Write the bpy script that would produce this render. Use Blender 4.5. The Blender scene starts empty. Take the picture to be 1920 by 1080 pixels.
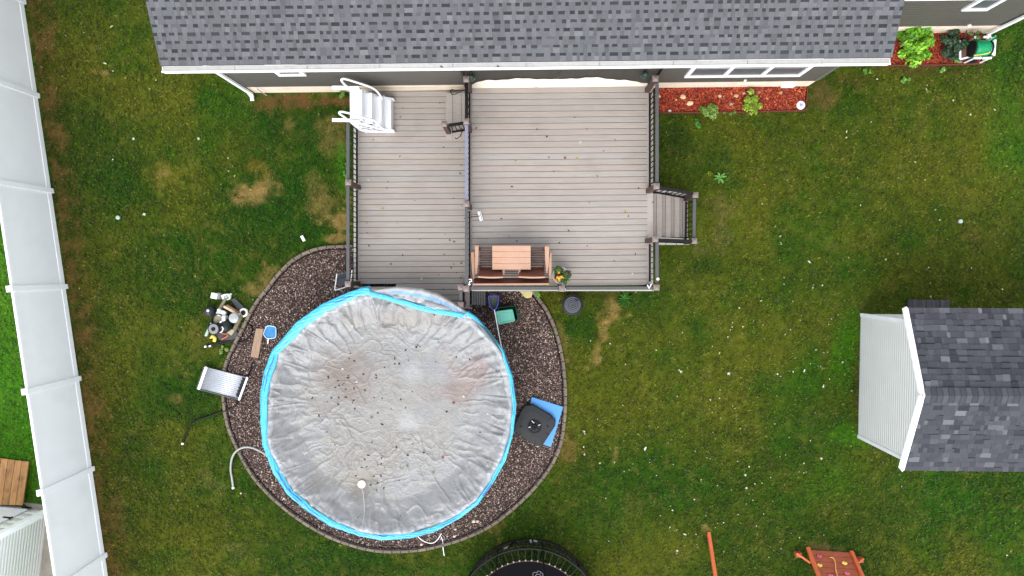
import bpy, math, random
import numpy as np
from mathutils import Vector, Matrix, Quaternion
random.seed(7); RNG = np.random.default_rng(11)
C = bpy.context.scene.collection
R_ = math.radians

# ---------------------------------------------------------------- camera, sky, sun, exposure
F = 1198.0; HC = 16.8                       # focal length in 1920-wide pixels, camera height in metres
NADX, NADY = 980.0, 505.0                   # the point straight below the drone
v_n = Vector((NADX-960, 540-NADY, -F)).normalized()
Q = v_n.rotation_difference(Vector((0, 0, -1)))
RM = Q.to_matrix()
cam_d = bpy.data.cameras.new('camera'); cam = bpy.data.objects.new('camera', cam_d); C.objects.link(cam)
cam.matrix_world = Matrix.Translation((0, 0, HC)) @ RM.to_4x4()
cam_d.sensor_width = 36; cam_d.lens = F/1920*36; cam_d.clip_end = 2000
bpy.context.scene.camera = cam
SUN_EL, SUN_AZ = 52, 195                    # degrees; compass-like azimuth, the light comes from lower left
w = bpy.data.worlds.new('World'); bpy.context.scene.world = w; w.use_nodes = True
nt = w.node_tree; bg = nt.nodes['Background']
sky = nt.nodes.new('ShaderNodeTexSky'); sky.sky_type = 'NISHITA'; sky.sun_disc = False
sky.sun_elevation = R_(SUN_EL); sky.sun_rotation = R_(SUN_AZ)
sky.air_density = 1.0; sky.dust_density = 0.4; sky.ozone_density = 1.0
hs = nt.nodes.new('ShaderNodeHueSaturation'); hs.inputs['Saturation'].default_value = 0.2
nt.links.new(sky.outputs[0], hs.inputs['Color']); nt.links.new(hs.outputs[0], bg.inputs[0])
bg.inputs[1].default_value = 0.15
sl = bpy.data.lights.new('sun', 'SUN'); sl.energy = .8; sl.angle = R_(45); sl.color = (1, .95, .88)
so = bpy.data.objects.new('sun', sl); C.objects.link(so)
az = R_(SUN_AZ); el = R_(SUN_EL)
sd = Vector((math.sin(az)*math.cos(el), math.cos(az)*math.cos(el), math.sin(el)))
so.rotation_euler = sd.to_track_quat('Z', 'Y').to_euler(); so.location = sd*30
vs = bpy.context.scene.view_settings
vs.view_transform = 'Standard'; vs.look = 'None'; vs.gamma = 1; vs.exposure = 1.7

# ---------------------------------------------------------------- helpers
def ray(px, py):
    return RM @ Vector(((px-960)/F, (540-py)/F, -1))
def P(px, py, h=0.0):
    d = ray(px, py); k = (h-HC)/d.z
    return Vector((d.x*k, d.y*k, h))
RI = np.array(RM.inverted())
def world2px(x, y, z=0.0):
    d = np.stack([x, y, np.zeros_like(x)+z-HC], -1) @ RI.T
    return 960+F*d[..., 0]/-d[..., 2], 540-F*d[..., 1]/-d[..., 2]
def lin(c):
    c = c/255.0
    return c/12.92 if c <= .04045 else ((c+.055)/1.055)**2.4
def S(r, g, b, k=1.0): return (lin(r)*k, lin(g)*k, lin(b)*k)

def vnoise(x, y, seed=0):
    r = np.random.default_rng(seed).random((256, 256))
    xi = np.floor(x).astype(int); yi = np.floor(y).astype(int)
    fx = x-xi; fy = y-yi; fx = fx*fx*(3-2*fx); fy = fy*fy*(3-2*fy)
    a = r[xi % 256, yi % 256]; b = r[(xi+1) % 256, yi % 256]; c = r[xi % 256, (yi+1) % 256]; d = r[(xi+1) % 256, (yi+1) % 256]
    return (a*(1-fx)+b*fx)*(1-fy)+(c*(1-fx)+d*fx)*fy
def fbm(x, y, o=4, seed=0):
    s = 0; a = .5; t = 0
    for i in range(o):
        s = s+a*vnoise(x*2**i+17.3*i, y*2**i+5.1*i, seed+i); t += a; a *= .5
    return s/t

MATS = {}
def mat(name, col, rough=.6, metal=0., var=.12, vscale=6., bump=.0, bscale=60., attr=False, spec=.5, stretch=None,
        alpha=None, dirt=None, trans=0.):
    if name in MATS: return MATS[name]
    m = bpy.data.materials.new(name); m.use_nodes = True; n = m.node_tree.nodes; l = m.node_tree.links
    b = n['Principled BSDF']; b.inputs['Roughness'].default_value = rough; b.inputs['Metallic'].default_value = metal
    b.inputs['Specular IOR Level'].default_value = spec if (attr or max(col) > .12) else spec*.35
    tc = n.new('ShaderNodeTexCoord'); vec = tc.outputs['Object']
    if stretch:
        mp = n.new('ShaderNodeMapping'); mp.inputs['Scale'].default_value = stretch; l.new(vec, mp.inputs[0]); vec = mp.outputs[0]
    nz = n.new('ShaderNodeTexNoise'); nz.inputs['Scale'].default_value = vscale; nz.inputs['Detail'].default_value = 8
    nz.inputs['Roughness'].default_value = .65; l.new(vec, nz.inputs['Vector'])
    mr = n.new('ShaderNodeMapRange'); mr.inputs[1].default_value = .3; mr.inputs[2].default_value = .7
    mr.inputs[3].default_value = 1-var; mr.inputs[4].default_value = 1+var; l.new(nz.outputs[0], mr.inputs[0])
    vm = n.new('ShaderNodeVectorMath'); vm.operation = 'SCALE'; l.new(mr.outputs[0], vm.inputs['Scale'])
    if attr:
        at = n.new('ShaderNodeVertexColor'); at.layer_name = 'Col'; l.new(at.outputs[0], vm.inputs[0])
    else: vm.inputs[0].default_value = col
    out = vm.outputs[0]
    if dirt:
        n2 = n.new('ShaderNodeTexNoise'); n2.inputs['Scale'].default_value = dirt[1]; n2.inputs['Detail'].default_value = 6
        l.new(tc.outputs['Object'], n2.inputs['Vector'])
        m2 = n.new('ShaderNodeMapRange'); m2.inputs[1].default_value = .52; m2.inputs[2].default_value = .75
        m2.inputs[4].default_value = dirt[2]; l.new(n2.outputs[0], m2.inputs[0])
        mx = n.new('ShaderNodeMix'); mx.data_type = 'RGBA'; l.new(m2.outputs[0], mx.inputs[0]); l.new(out, mx.inputs[6])
        mx.inputs[7].default_value = (*dirt[0], 1); out = mx.outputs[2]
    l.new(out, b.inputs['Base Color'])
    if bump:
        nb = n.new('ShaderNodeTexNoise'); nb.inputs['Scale'].default_value = bscale; nb.inputs['Detail'].default_value = 5
        l.new(vec, nb.inputs['Vector']); bp = n.new('ShaderNodeBump'); bp.inputs['Strength'].default_value = bump
        bp.inputs['Distance'].default_value = .02; l.new(nb.outputs[0], bp.inputs['Height']); l.new(bp.outputs[0], b.inputs['Normal'])
    if alpha is not None: b.inputs['Alpha'].default_value = alpha
    if trans: b.inputs['Transmission Weight'].default_value = trans
    MATS[name] = m; return m

WL = {}                                        # world location of each object made here
def tag(o, label=None, cat=None, group=None, kind=None):
    if label: o['label'] = label
    if cat: o['category'] = cat
    if group: o['group'] = group
    if kind: o['kind'] = kind
    return o
def thing(name, loc, label, cat, group=None, rz=0):
    o = bpy.data.objects.new(name, None); C.objects.link(o); o.location = loc; o.rotation_euler[2] = rz
    o.empty_display_size = .1; WL[o] = Vector(loc); return tag(o, label, cat, group)
def link_mesh(name, me, m, parent, loc):
    o = bpy.data.objects.new(name, me); C.objects.link(o)
    if m: me.materials.append(m)
    if parent is not None: o.parent = parent; WL[o] = WL[parent]
    else: o.location = loc; WL[o] = Vector(loc)
    return o
def npmesh(name, V, Fc, m, parent=None, col=None, smooth=False, nside=None, loc=None):
    """mesh from arrays; V in world metres; Fc (n, k); col per vertex"""
    V = np.asarray(V, dtype=np.float64); Fc = np.asarray(Fc, dtype=np.int32)
    org = np.array(WL[parent]) if parent is not None else (np.array(loc) if loc is not None else np.array([V[:, 0].mean(), V[:, 1].mean(), V[:, 2].min()]))
    me = bpy.data.meshes.new(name); k = Fc.shape[1]
    me.vertices.add(len(V)); me.vertices.foreach_set('co', (V-org).astype(np.float32).ravel())
    me.loops.add(Fc.size); me.loops.foreach_set('vertex_index', Fc.ravel())
    me.polygons.add(len(Fc)); me.polygons.foreach_set('loop_start', np.arange(0, Fc.size, k, dtype=np.int32))
    if smooth: me.polygons.foreach_set('use_smooth', np.ones(len(Fc), dtype=bool))
    me.update(calc_edges=True)
    if col is not None:
        a = me.color_attributes.new('Col', 'FLOAT_COLOR', 'POINT')
        cc = np.ones((len(V), 4), dtype=np.float32); cc[:, :3] = col; a.data.foreach_set('color', cc.ravel())
    return link_mesh(name, me, m, parent, Vector(org))

class MB:
    def __init__(s): s.v = []; s.f = []; s.c = []; s.col = None
    def add(s, vs, fs):
        n = len(s.v); s.v += [tuple(v) for v in vs]; s.f += [tuple(i+n for i in f) for f in fs]
        s.c += [s.col or (.5, .5, .5)]*len(vs); return s
    def prism(s, pts, z0, z1=None):
        """pts: 2D outline (or 3D, own z); z0 bottom, z1 top"""
        n = len(pts)
        a = sum(pts[i][0]*pts[(i+1) % n][1]-pts[(i+1) % n][0]*pts[i][1] for i in range(n))
        if a < 0: pts = pts[::-1]
        vs = [(p[0], p[1], z0) for p in pts]+[(p[0], p[1], z1) for p in pts]
        fs = [tuple(range(n-1, -1, -1)), tuple(range(n, 2*n))]+[(i, (i+1) % n, (i+1) % n+n, i+n) for i in range(n)]
        return s.add(vs, fs)
    def box(s, c, size, rz=0., M=None, ch=.0):
        """box centred at c; M a 3x3 rotation; ch = chamfer of the top edges"""
        x, y, z = size[0]/2, size[1]/2, size[2]/2
        M = M or Matrix.Rotation(rz, 3, 'Z'); c = Vector(c)
        if ch:
            vs = [(-x, -y, -z), (x, -y, -z), (x, y, -z), (-x, y, -z), (-x, -y, z-ch), (x, -y, z-ch), (x, y, z-ch), (-x, y, z-ch),
                  (-x+ch, -y+ch, z), (x-ch, -y+ch, z), (x-ch, y-ch, z), (-x+ch, y-ch, z)]
            fs = [(3, 2, 1, 0), (8, 9, 10, 11)]+[(i, (i+1) % 4, (i+1) % 4+4, i+4) for i in range(4)]+[(i+4, (i+1) % 4+4, (i+1) % 4+8, i+8) for i in range(4)]
        else:
            vs = [(a, b, d) for d in (-z, z) for a, b in ((-x, -y), (x, -y), (x, y), (-x, y))]
            fs = [(3, 2, 1, 0), (4, 5, 6, 7)]+[(i, (i+1) % 4, (i+1) % 4+4, i+4) for i in range(4)]
        return s.add([c+M @ Vector(v) for v in vs], fs)
    def beam(s, a, b, wd, ht, up=(0, 0, 1), w2=None):
        a = Vector(a); b = Vector(b); d = (b-a).normalized(); up = Vector(up)
        sd = d.cross(up)
        if sd.length < 1e-4: sd = d.cross(Vector((0, 1, 0)))
        sd.normalize(); u = sd.cross(d); w2 = w2 or wd
        vs = [p+sd*i*ww/2+u*j*ht/2 for p, ww in ((a, wd), (b, w2)) for i, j in ((-1, -1), (1, -1), (1, 1), (-1, 1))]
        return s.add(vs, [(0, 1, 2, 3), (7, 6, 5, 4)]+[((i+1) % 4, i, i+4, (i+1) % 4+4) for i in range(4)])
    def tube(s, pts, r, n=8, smooth_steps=0, closed=False, r2=None):
        pts = [Vector(p) for p in pts]
        if smooth_steps: pts = spline(pts, smooth_steps, closed)
        m = len(pts); rings = []; prev = None
        for i, p in enumerate(pts):
            t = (pts[(i+1) % m]-pts[i-1]) if closed else (pts[min(i+1, m-1)]-pts[max(i-1, 0)])
            t.normalize()
            if prev is None: a = t.orthogonal().normalized()
            else: a = (prev-t*prev.dot(t)).normalized()
            prev = a; b = t.cross(a); rr = r if r2 is None else r+(r2-r)*i/(m-1)
            rings.append([p+(a*math.cos(q)+b*math.sin(q))*rr for q in [2*math.pi*j/n for j in range(n)]])
        vs = [v for q in rings for v in q]; fs = []
        for i in range(m if closed else m-1):
            i2 = (i+1) % m
            fs += [(i*n+j, i*n+(j+1) % n, i2*n+(j+1) % n, i2*n+j) for j in range(n)]
        if not closed: fs += [tuple(range(n-1, -1, -1)), tuple(range((m-1)*n, m*n))]
        return s.add(vs, fs)
    def lathe(s, c, prof, n=24, M=None, sx=1., sy=1., caps=True):
        if not caps: prof = list(prof)+[prof[0]]
        c = Vector(c); M = M or Matrix.Identity(3)
        vs = [c+M @ Vector((r*sx*math.cos(2*math.pi*j/n), r*sy*math.sin(2*math.pi*j/n), z)) for r, z in prof for j in range(n)]
        fs = [(i*n+j, i*n+(j+1) % n, (i+1)*n+(j+1) % n, (i+1)*n+j) for i in range(len(prof)-1) for j in range(n)]
        k = len(prof)-1
        if caps: fs += [tuple(range(n-1, -1, -1)), tuple(range(k*n, k*n+n))]
        return s.add(vs, fs)
    def poly(s, pts): return s.add(pts, [tuple(range(len(pts)))])
    def build(s, name, m, parent=None, smooth=False, loc=None, bevel=0.):
        V = s.v
        if parent is not None: org = WL[parent]
        elif loc is not None: org = Vector(loc)
        else:
            xs = [v[0] for v in V]; ys = [v[1] for v in V]; org = Vector(((min(xs)+max(xs))/2, (min(ys)+max(ys))/2, min(v[2] for v in V)))
        me = bpy.data.meshes.new(name); me.from_pydata([(v[0]-org.x, v[1]-org.y, v[2]-org.z) for v in V], [], s.f)
        if s.col:
            a = me.color_attributes.new('Col', 'FLOAT_COLOR', 'POINT')
            a.data.foreach_set('color', np.array([(*c, 1) for c in s.c], dtype=np.float32).ravel())
        if smooth:
            me.polygons.foreach_set('use_smooth', [True]*len(me.polygons))
            try: me.set_sharp_from_angle(angle=R_(40))
            except Exception: pass
        o = link_mesh(name, me, m, parent, org)
        if bevel:
            bv = o.modifiers.new('bevel', 'BEVEL'); bv.width = bevel; bv.segments = 2; bv.limit_method = 'ANGLE'
        return o
def spline(pts, k, closed=False):
    m = len(pts); out = []
    for i in range(m if closed else m-1):
        g = lambda q: pts[q % m] if closed else pts[max(0, min(m-1, q))]
        p0, p1, p2, p3 = g(i-1), g(i), g(i+1), g(i+2)
        for j in range(k):
            t = j/k
            out.append(.5*((2*p1)+(p2-p0)*t+(2*p0-5*p1+4*p2-p3)*t*t+(3*p1-p0-3*p2+p3)*t**3))
    if not closed: out.append(pts[-1])
    return out
def inpoly(x, y, poly):
    ins = np.zeros(x.shape, bool); n = len(poly)
    for i in range(n):
        x1, y1 = poly[i][0], poly[i][1]; x2, y2 = poly[(i+1) % n][0], poly[(i+1) % n][1]
        if y1 == y2: continue
        c = ((y1 > y) != (y2 > y)) & (x < (x2-x1)*(y-y1)/(y2-y1)+x1); ins ^= c
    return ins
def copy_tree(o, parent=None):
    c = o.copy(); C.objects.link(c)
    if parent is not None: c.parent = parent
    for ch in [q for q in ALL_CHILD.get(o, [])]: copy_tree(ch, c)
    return c
ALL_CHILD = {}

# common materials
M_white = mat('white_paint', (.78, .79, .80), .45, var=.03, vscale=2, dirt=((.5, .49, .44), 3., .22))
M_vinyl = mat('white_vinyl', (.84, .86, .87), .42, var=.025, vscale=1.2, dirt=((.45, .48, .46), 1.3, .12))
M_vinylb = mat('white_vinyl_trim', (.86, .87, .88), .35, var=.02, vscale=2)
M_side = mat('grey_siding', S(106, 102, 95, .86), .7, var=.07, vscale=3, stretch=(1, 1, 9), bump=.1, bscale=40)
M_found = mat('cream_foundation', S(228, 212, 192, .9), .9, var=.08, vscale=5, bump=.2, bscale=30, dirt=(S(170, 145, 122), 2., .4))
M_shingle = mat('grey_shingles', (1, 1, 1), .95, var=.34, vscale=75, attr=True, bump=.6, bscale=260, spec=.15)
M_glass = mat('window_glass', (.07, .072, .078), .3, var=.2, spec=.35)
M_deck = mat('composite_deck_board', (1, 1, 1), .75, attr=True, var=.12, vscale=5, stretch=(.55, 9, 9), bump=.25, bscale=22, spec=.3,
             dirt=(S(120, 105, 95), 1.1, .25))
M_post = mat('brown_post_sleeve', S(92, 72, 66, 0.7), .6, var=.08, vscale=8)
M_cap = mat('taupe_post_cap', S(136, 120, 115, 0.7), .55, var=.07, vscale=8)
M_rail = mat('grey_rail', S(98, 98, 100, 0.65), .5, var=.08, vscale=7)
M_railb = mat('blueish_rail', S(135, 138, 158, 0.7), .35, var=.12, vscale=4)
M_black = mat('black_metal', S(32, 28, 28, 0.5), .45, var=.2)
M_blackp = mat('black_plastic', S(44, 45, 47, 0.5), .42, var=.15, vscale=10)
M_rubber = mat('black_rubber_hose', S(26, 24, 24, 0.5), .4, var=.2, vscale=20)
M_timber = mat('brown_timber', S(140, 106, 72), .85, var=.28, vscale=4, stretch=(1, 1, 1), bump=.3)
M_concrete = mat('concrete', S(168, 160, 148, 0.75), .9, var=.12, vscale=4, bump=.3, bscale=80, dirt=(S(110, 100, 88), 1.5, .5))

# ---------------------------------------------------------------- lawn
BED = [(655, 462), (610, 464), (575, 474), (545, 492), (520, 518), (503, 540), (487, 560), (474, 580), (463, 602), (453, 622), (443, 642),
       (433, 662), (425, 682), (421, 705), (420, 745), (427, 790), (438, 822), (456, 860), (480, 898), (510, 930), (545, 960), (590, 990),
       (640, 1014), (700, 1030), (760, 1032), (812, 1025), (870, 1008), (922, 983), (968, 947), (1005, 910), (1033, 872), (1050, 835),
       (1058, 790), (1060, 740), (1057, 690), (1050, 650), (1040, 615), (1025, 582), (1011, 562), (999, 545)]
BEDW = [P(x, y) for x, y in BED]
bed_poly = [(p.x, p.y) for p in BEDW]+[(P(999, 470).x, P(999, 470).y), (P(720, 470).x, P(720, 470).y)]
FENCE_A, FENCE_B = P(50, -10), P(204, 1090)

# (cx, cy, rx, ry, angle, srgb, strength) in photograph units, turned into metres on the ground
G_T, G_S, G_B = (158, 132, 92), (118, 84, 62), (38, 96, 14)
SPOTS = [
 (556, 192, 92, 16, 2, G_S, 1.), (475, 186, 30, 14, 30, G_S, .8), (478, 362, 32, 20, 0, G_T, .95), (455, 372, 28, 16, 20, G_T, .5), (500, 352, 20, 20, 0, G_T, .6), (606, 385, 24, 34, 60, G_T, .55), (632, 418, 20, 17, 0, G_T, .9),
 (632, 446, 18, 9, 0, G_T, .8), (542, 232, 9, 17, 10, G_T, .75), (628, 262, 26, 30, 0, G_T, .55), (610, 235, 20, 18, 0, G_T, .5), (590, 352, 16, 40, -12, G_T, .55),
 (480, 310, 20, 18, 0, (128, 112, 50), .7), (505, 525, 26, 24, 30, G_T, .6), (475, 538, 28, 12, 0, G_T, .5), (310, 330, 34, 26, 20, (125, 118, 48), .55), (303, 326, 10, 8, 0, G_T, .5),
 (330, 748, 14, 10, 30, G_T, 1.), (186, 135, 19, 5, 5, G_T, .85), (1148, 590, 30, 26, -30, G_T, .75), (1132, 622, 12, 30, 18, G_T, .85), (1120, 668, 10, 26, 12, G_T, .7),
 (1100, 690, 8, 6, 0, G_T, .6), (1155, 855, 6, 18, 14, G_T, .55), (1062, 850, 26, 22, 0, (140, 110, 76), .6), (1052, 800, 12, 40, 0, (128, 108, 70), .5), (1056, 640, 10, 40, -10, (138, 118, 78), .6),
 (925, 990, 26, 20, -30, (140, 118, 74), .55), (1540, 182, 24, 26, 0, (112, 90, 62), .8), (1515, 200, 12, 16, 0, (92, 72, 52), .7), (1888, 75, 14, 30, 0, (120, 102, 62), .65),
 (1555, 1028, 40, 9, 6, (112, 96, 72), .8), (1675, 540, 8, 14, 0, (120, 98, 72), .5), (1444, 870, 16, 12, 0, (104, 88, 66), .4), (1323, 992, 9, 8, 0, G_T, .6), (1850, 455, 22, 16, 0, (104, 84, 54), .4), (1815, 430, 22, 18, 0, (100, 80, 50), .35),
 (1350, 385, 26, 22, 0, (118, 104, 76), .45), (1355, 440, 24, 22, 0, (118, 104, 76), .4), (1260, 285, 14, 8, 0, (112, 92, 66), .5), (1320, 470, 26, 12, 0, (116, 104, 78), .45),
 (1730, 132, 90, 9, 0, (92, 74, 50), .6), (1626, 575, 12, 8, 0, (90, 72, 48), .7), (1604, 720, 6, 110, 0, (80, 78, 34), .7), (1600, 150, 60, 10, 0, (92, 72, 44), .5), (1130, 555, 50, 10, 0, (70, 66, 40), .4), (380, 640, 26, 30, 0, (104, 96, 50), .5), (420, 690, 16, 8, 0, (118, 116, 70), .5), (445, 1032, 22, 10, 20, (120, 116, 88), .35), (395, 905, 30, 14, 30, (112, 108, 68), .3),
 # green patches; dark ones right of the deck carry its shade as colour
 (425, 205, 60, 70, 0, G_B, .75), (470, 160, 50, 30, 0, (42, 100, 12), .6), (560, 240, 80, 50, 20, (26, 70, 16), .6), (540, 400, 70, 60, 0, (34, 78, 14), .6), (585, 320, 60, 50, 0, (32, 82, 14), .6), (640, 320, 12, 40, 0, (60, 130, 20), .6),
 (1590, 640, 36, 90, 8, (58, 118, 6), .75), (1592, 820, 60, 36, 0, (62, 122, 6), .75), (1560, 900, 70, 60, 0, (50, 108, 8), .6), (1480, 760, 70, 90, 10, (44, 92, 10), .55), (1510, 700, 40, 50, 0, (50, 100, 10), .5), (1890, 240, 60, 150, 8, (50, 110, 16), .6), (1895, 60, 40, 60, 0, (56, 112, 12), .6),
 (1450, 520, 160, 70, 10, (34, 78, 12), .5), (1330, 300, 60, 60, 0, (36, 74, 20), .5), (1270, 260, 50, 40, 0, (24, 58, 20), .75), (1320, 500, 60, 26, 0, (24, 66, 14), .7), (1780, 930, 90, 60, 0, (44, 100, 12), .4), (1880, 1000, 60, 60, 0, (52, 104, 12), .5),
 (1200, 560, 50, 30, 0, (28, 74, 14), .6), (1085, 600, 40, 50, 0, (30, 78, 14), .6), (350, 760, 60, 40, 0, (26, 72, 10), .7), (590, 490, 80, 26, 30, (30, 80, 12), .5), (300, 700, 40, 120, 0, (36, 78, 12), .4), (240, 330, 60, 80, 0, (38, 74, 12), .4), (700, 1065, 80, 22, 0, (34, 74, 12), .5), (1120, 1000, 60, 50, 0, (38, 86, 14), .4),
 (1830, 200, 60, 90, 0, (94, 104, 34), .4), (430, 990, 150, 60, 10, (96, 98, 24), .35), (180, 30, 60, 60, 0, (46, 76, 12), .4), (650, 90, 10, 10, 0, G_B, .1)]
def to_px0(x, y): return world2px(x, y, 0.0)
def lawn_col(x, y):
    """colour of the turf: greener, drier, bare, shaded beside the deck; returns rgb (linear) and bareness 0..1"""
    px, py = to_px0(x, y)
    n1 = fbm(x*.35+3, y*.35+9, 4, 1); n2 = fbm(x*1.3, y*1.3, 4, 20); n3 = fbm(x*5., y*5., 3, 40); n4 = fbm(x*14., y*14., 2, 60)
    A = np.array(S(55, 84, 17)); B = np.array(S(92, 101, 28)); D = np.array(S(40, 88, 10))
    t = np.clip((n1-.36)/.3, 0, 1)[..., None]; c = A*(1-t)+B*t
    t = np.clip((n2-.5)/.25, 0, 1)[..., None]*.55; c = c*(1-t)+D*t
    t = np.clip((n3-.55)/.25, 0, 1)[..., None]*.4; c = c*(1-t)+np.array(S(108, 104, 52))*t
    bare = np.zeros_like(px)
    # right of the fence: a dry brown strip
    ax, ay, bx, by = FENCE_A.x, FENCE_A.y, FENCE_B.x, FENCE_B.y
    ln = math.hypot(bx-ax, by-ay); sd = ((x-ax)*(by-ay)-(y-ay)*(bx-ax))/ln      # signed distance, + on one side
    if ((0-ax)*(by-ay)-(0-ay)*(bx-ax)) < 0: sd = -sd
    st = np.clip(1.-(sd-.05)/(.45+.5*n2), 0, 1)*(sd > 0)*(.05+1.9*np.clip(n3*1.5+.6*n2-.75, 0, 1)); st = np.clip(st*1.1, 0, .9)
    c = c*(1-st[..., None])+np.array(S(128, 100, 66))*st[..., None]; bare = np.maximum(bare, st*.7)
    st = np.clip(1.-(sd-.05)/2.6, 0, 1)*(sd > 0)*.3; c = c*(1-st[..., None])+np.array(S(72, 66, 28))*st[..., None]
    nb = (sd < -.22); cn = np.array(S(62, 128, 18))*(1-n2[..., None]*.9)+np.array(S(100, 152, 44))*n2[..., None]*.7
    c = np.where(nb[..., None], cn, c)
    for cx, cy, rx, ry, an, col, s in SPOTS:
        a = R_(an); dx = px-cx; dy = py-cy; u = dx*math.cos(a)+dy*math.sin(a); v = -dx*math.sin(a)+dy*math.cos(a)
        d = (u/rx)**2+(v/ry)**2
        if rx < 12 and cy < 1: continue
        big = rx > 30 and col[1] > col[0]
        e = np.clip(1.35-d**.5+(n3-.5)*(1.6 if not big else .5)+(n2-.5)*1.1, 0, 1)
        if big: e = np.clip(1.25-d**.5+(n2-.5)*1.2, 0, 1)
        e = e*e*(3-2*e)*s*(.85 if big else .7+.3*n4); c = c*(1-e[..., None])+np.array(S(*col))*e[..., None]
        if col[0] > col[1]+3 and s > .3: bare = np.maximum(bare, e*.95)
    c = c*(.58+.5*n4+.34*n3)[..., None]
    return c, bare
def axis(lo, hi, st, far):
    a = list(np.arange(lo, hi+st/2, st)); o = []; d = st
    while a[-1]+d*1.6 < far: d *= 1.6; a.append(a[-1]+d)
    d = st; b = []
    x = lo
    while x-d*1.6 > -far: d *= 1.6; x -= d; b.append(x)
    return np.array(b[::-1]+a)
gx = axis(-14.6, 14.6, .055, 400); gy = axis(-9.2, 8.4, .055, 400)
X, Y = np.meshgrid(gx, gy, indexing='ij'); col, bare0 = lawn_col(X, Y)
Z = (fbm(X*.5, Y*.5, 2, 90)-.5)*.03+(fbm(X*3, Y*3, 3, 91)-.5)*.02-.012
nx_, ny_ = X.shape; idx = np.arange(nx_*ny_).reshape(nx_, ny_)
quads = np.stack([idx[:-1, :-1], idx[1:, :-1], idx[1:, 1:], idx[:-1, 1:]], -1).reshape(-1, 4)
M_lawn = mat('lawn_soil_and_turf', (1, 1, 1), .95, attr=True, var=.3, vscale=28, bump=.8, bscale=55, spec=.1)
lawn = npmesh('lawn', np.stack([X, Y, Z], -1).reshape(-1, 3), quads, M_lawn, col=(col.reshape(-1, 3)*np.array([.58, .57, .40])), smooth=True, loc=(0, 0, 0))
tag(lawn, kind='structure')

# areas with no grass blades
def rectpoly(pts): return [(p.x, p.y) for p in pts]
NOGRASS = [bed_poly, rectpoly([P(663, 165), P(884, 160), P(884, 580), P(663, 545)]), rectpoly([P(880, 155), P(1222, 155), P(1222, 540), P(880, 540)]),
           rectpoly([P(478, 176), P(1512, 164), P(1520, -80), P(440, -80)]), rectpoly([P(1500, 66), P(1862, 60), P(1862, -90), P(1500, -90)]),
           rectpoly([P(1612, 588), P(1608, 820), P(2100, 820), P(2100, 588)]),
           rectpoly([P(-200, 950), P(108, 952), P(100, 1200), P(-200, 1200)]), rectpoly([P(1225, 165), P(1512, 160), P(1508, 210), P(1225, 213)]),
           rectpoly([P(1655, 62), P(1845, 60), P(1843, 121), P(1650, 125)])]
def blades(n, region, name, seed, length=(.035, .075), width=.011, label=None):
    r = np.random.default_rng(seed)
    x0, x1, y0, y1 = region; nt_ = n//7; tx = np.repeat(r.uniform(x0, x1, nt_), 7); ty = np.repeat(r.uniform(y0, y1, nt_), 7); tk = np.repeat(r.lognormal(0, .36, nt_), 7)
    x = tx+r.normal(0, .013, len(tx)); y = ty+r.normal(0, .013, len(tx))
    px, py = to_px0(x, y); ok = (px > -45) & (px < 1965) & (py > -30) & (py < 1110)
    for pl in NOGRASS: ok &= ~inpoly(x, y, pl)
    x = x[ok]; y = y[ok]; tk = tk[ok]; c, bare = lawn_col(x, y)
    ok = r.random(len(x)) > bare*1.08; x = x[ok]; y = y[ok]; c = c[ok]; tk = tk[ok]; n = len(x)
    a = r.uniform(0, 2*np.pi, n); L = r.uniform(*length, n)*(.7+.6*fbm(x*1.5, y*1.5, 2, 5)); tilt = r.uniform(.25, 1.1, n)
    w_ = width*r.uniform(.6, 1.3, n)
    dx, dy = np.cos(a), np.sin(a); sx, sy = -dy, dx
    base = np.stack([x, y, np.full(n, -.012)], -1); side = np.stack([sx*w_/2, sy*w_/2, 0*w_], -1)
    mid = base+np.stack([dx*L*.35*np.sin(tilt), dy*L*.35*np.sin(tilt), L*.6*np.cos(tilt*.6)], -1)
    tip = base+np.stack([dx*L*np.sin(tilt), dy*L*np.sin(tilt), L*np.cos(tilt)*.85], -1)
    V = np.stack([base-side, base+side, mid+side*.9, mid-side*.9, tip], 1).reshape(-1, 3)
    b = np.arange(n)*5
    tri = np.concatenate([np.stack([b, b+1, b+2], -1), np.stack([b, b+2, b+3], -1), np.stack([b+3, b+2, b+4], -1)])
    k = (r.uniform(.6, 1.45, n)*np.clip(tk, .35, 2.1))[:, None]; hue = r.normal(0, .07, (n, 3)); dry = (r.random(n) < .03)[:, None]
    cc = c*k*(1+hue)*np.array([.75, .75, .43]); cc = np.where(dry, np.array(S(156, 146, 92))*k*.5, cc)
    o = npmesh(name, V, tri, M_blade, col=np.repeat(np.clip(cc, 0, 1), 5, 0), loc=(0, 0, 0)); return o
M_blade = mat('grass_blade', (1, 1, 1), .6, attr=True, var=.0, spec=.25)
tag(blades(820000, (-14.2, 13.9, -8.3, 7.9), 'grass', 3), kind='stuff', label='short mown turf of mixed olive and dry blades covering the yards', cat='grass')

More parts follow.
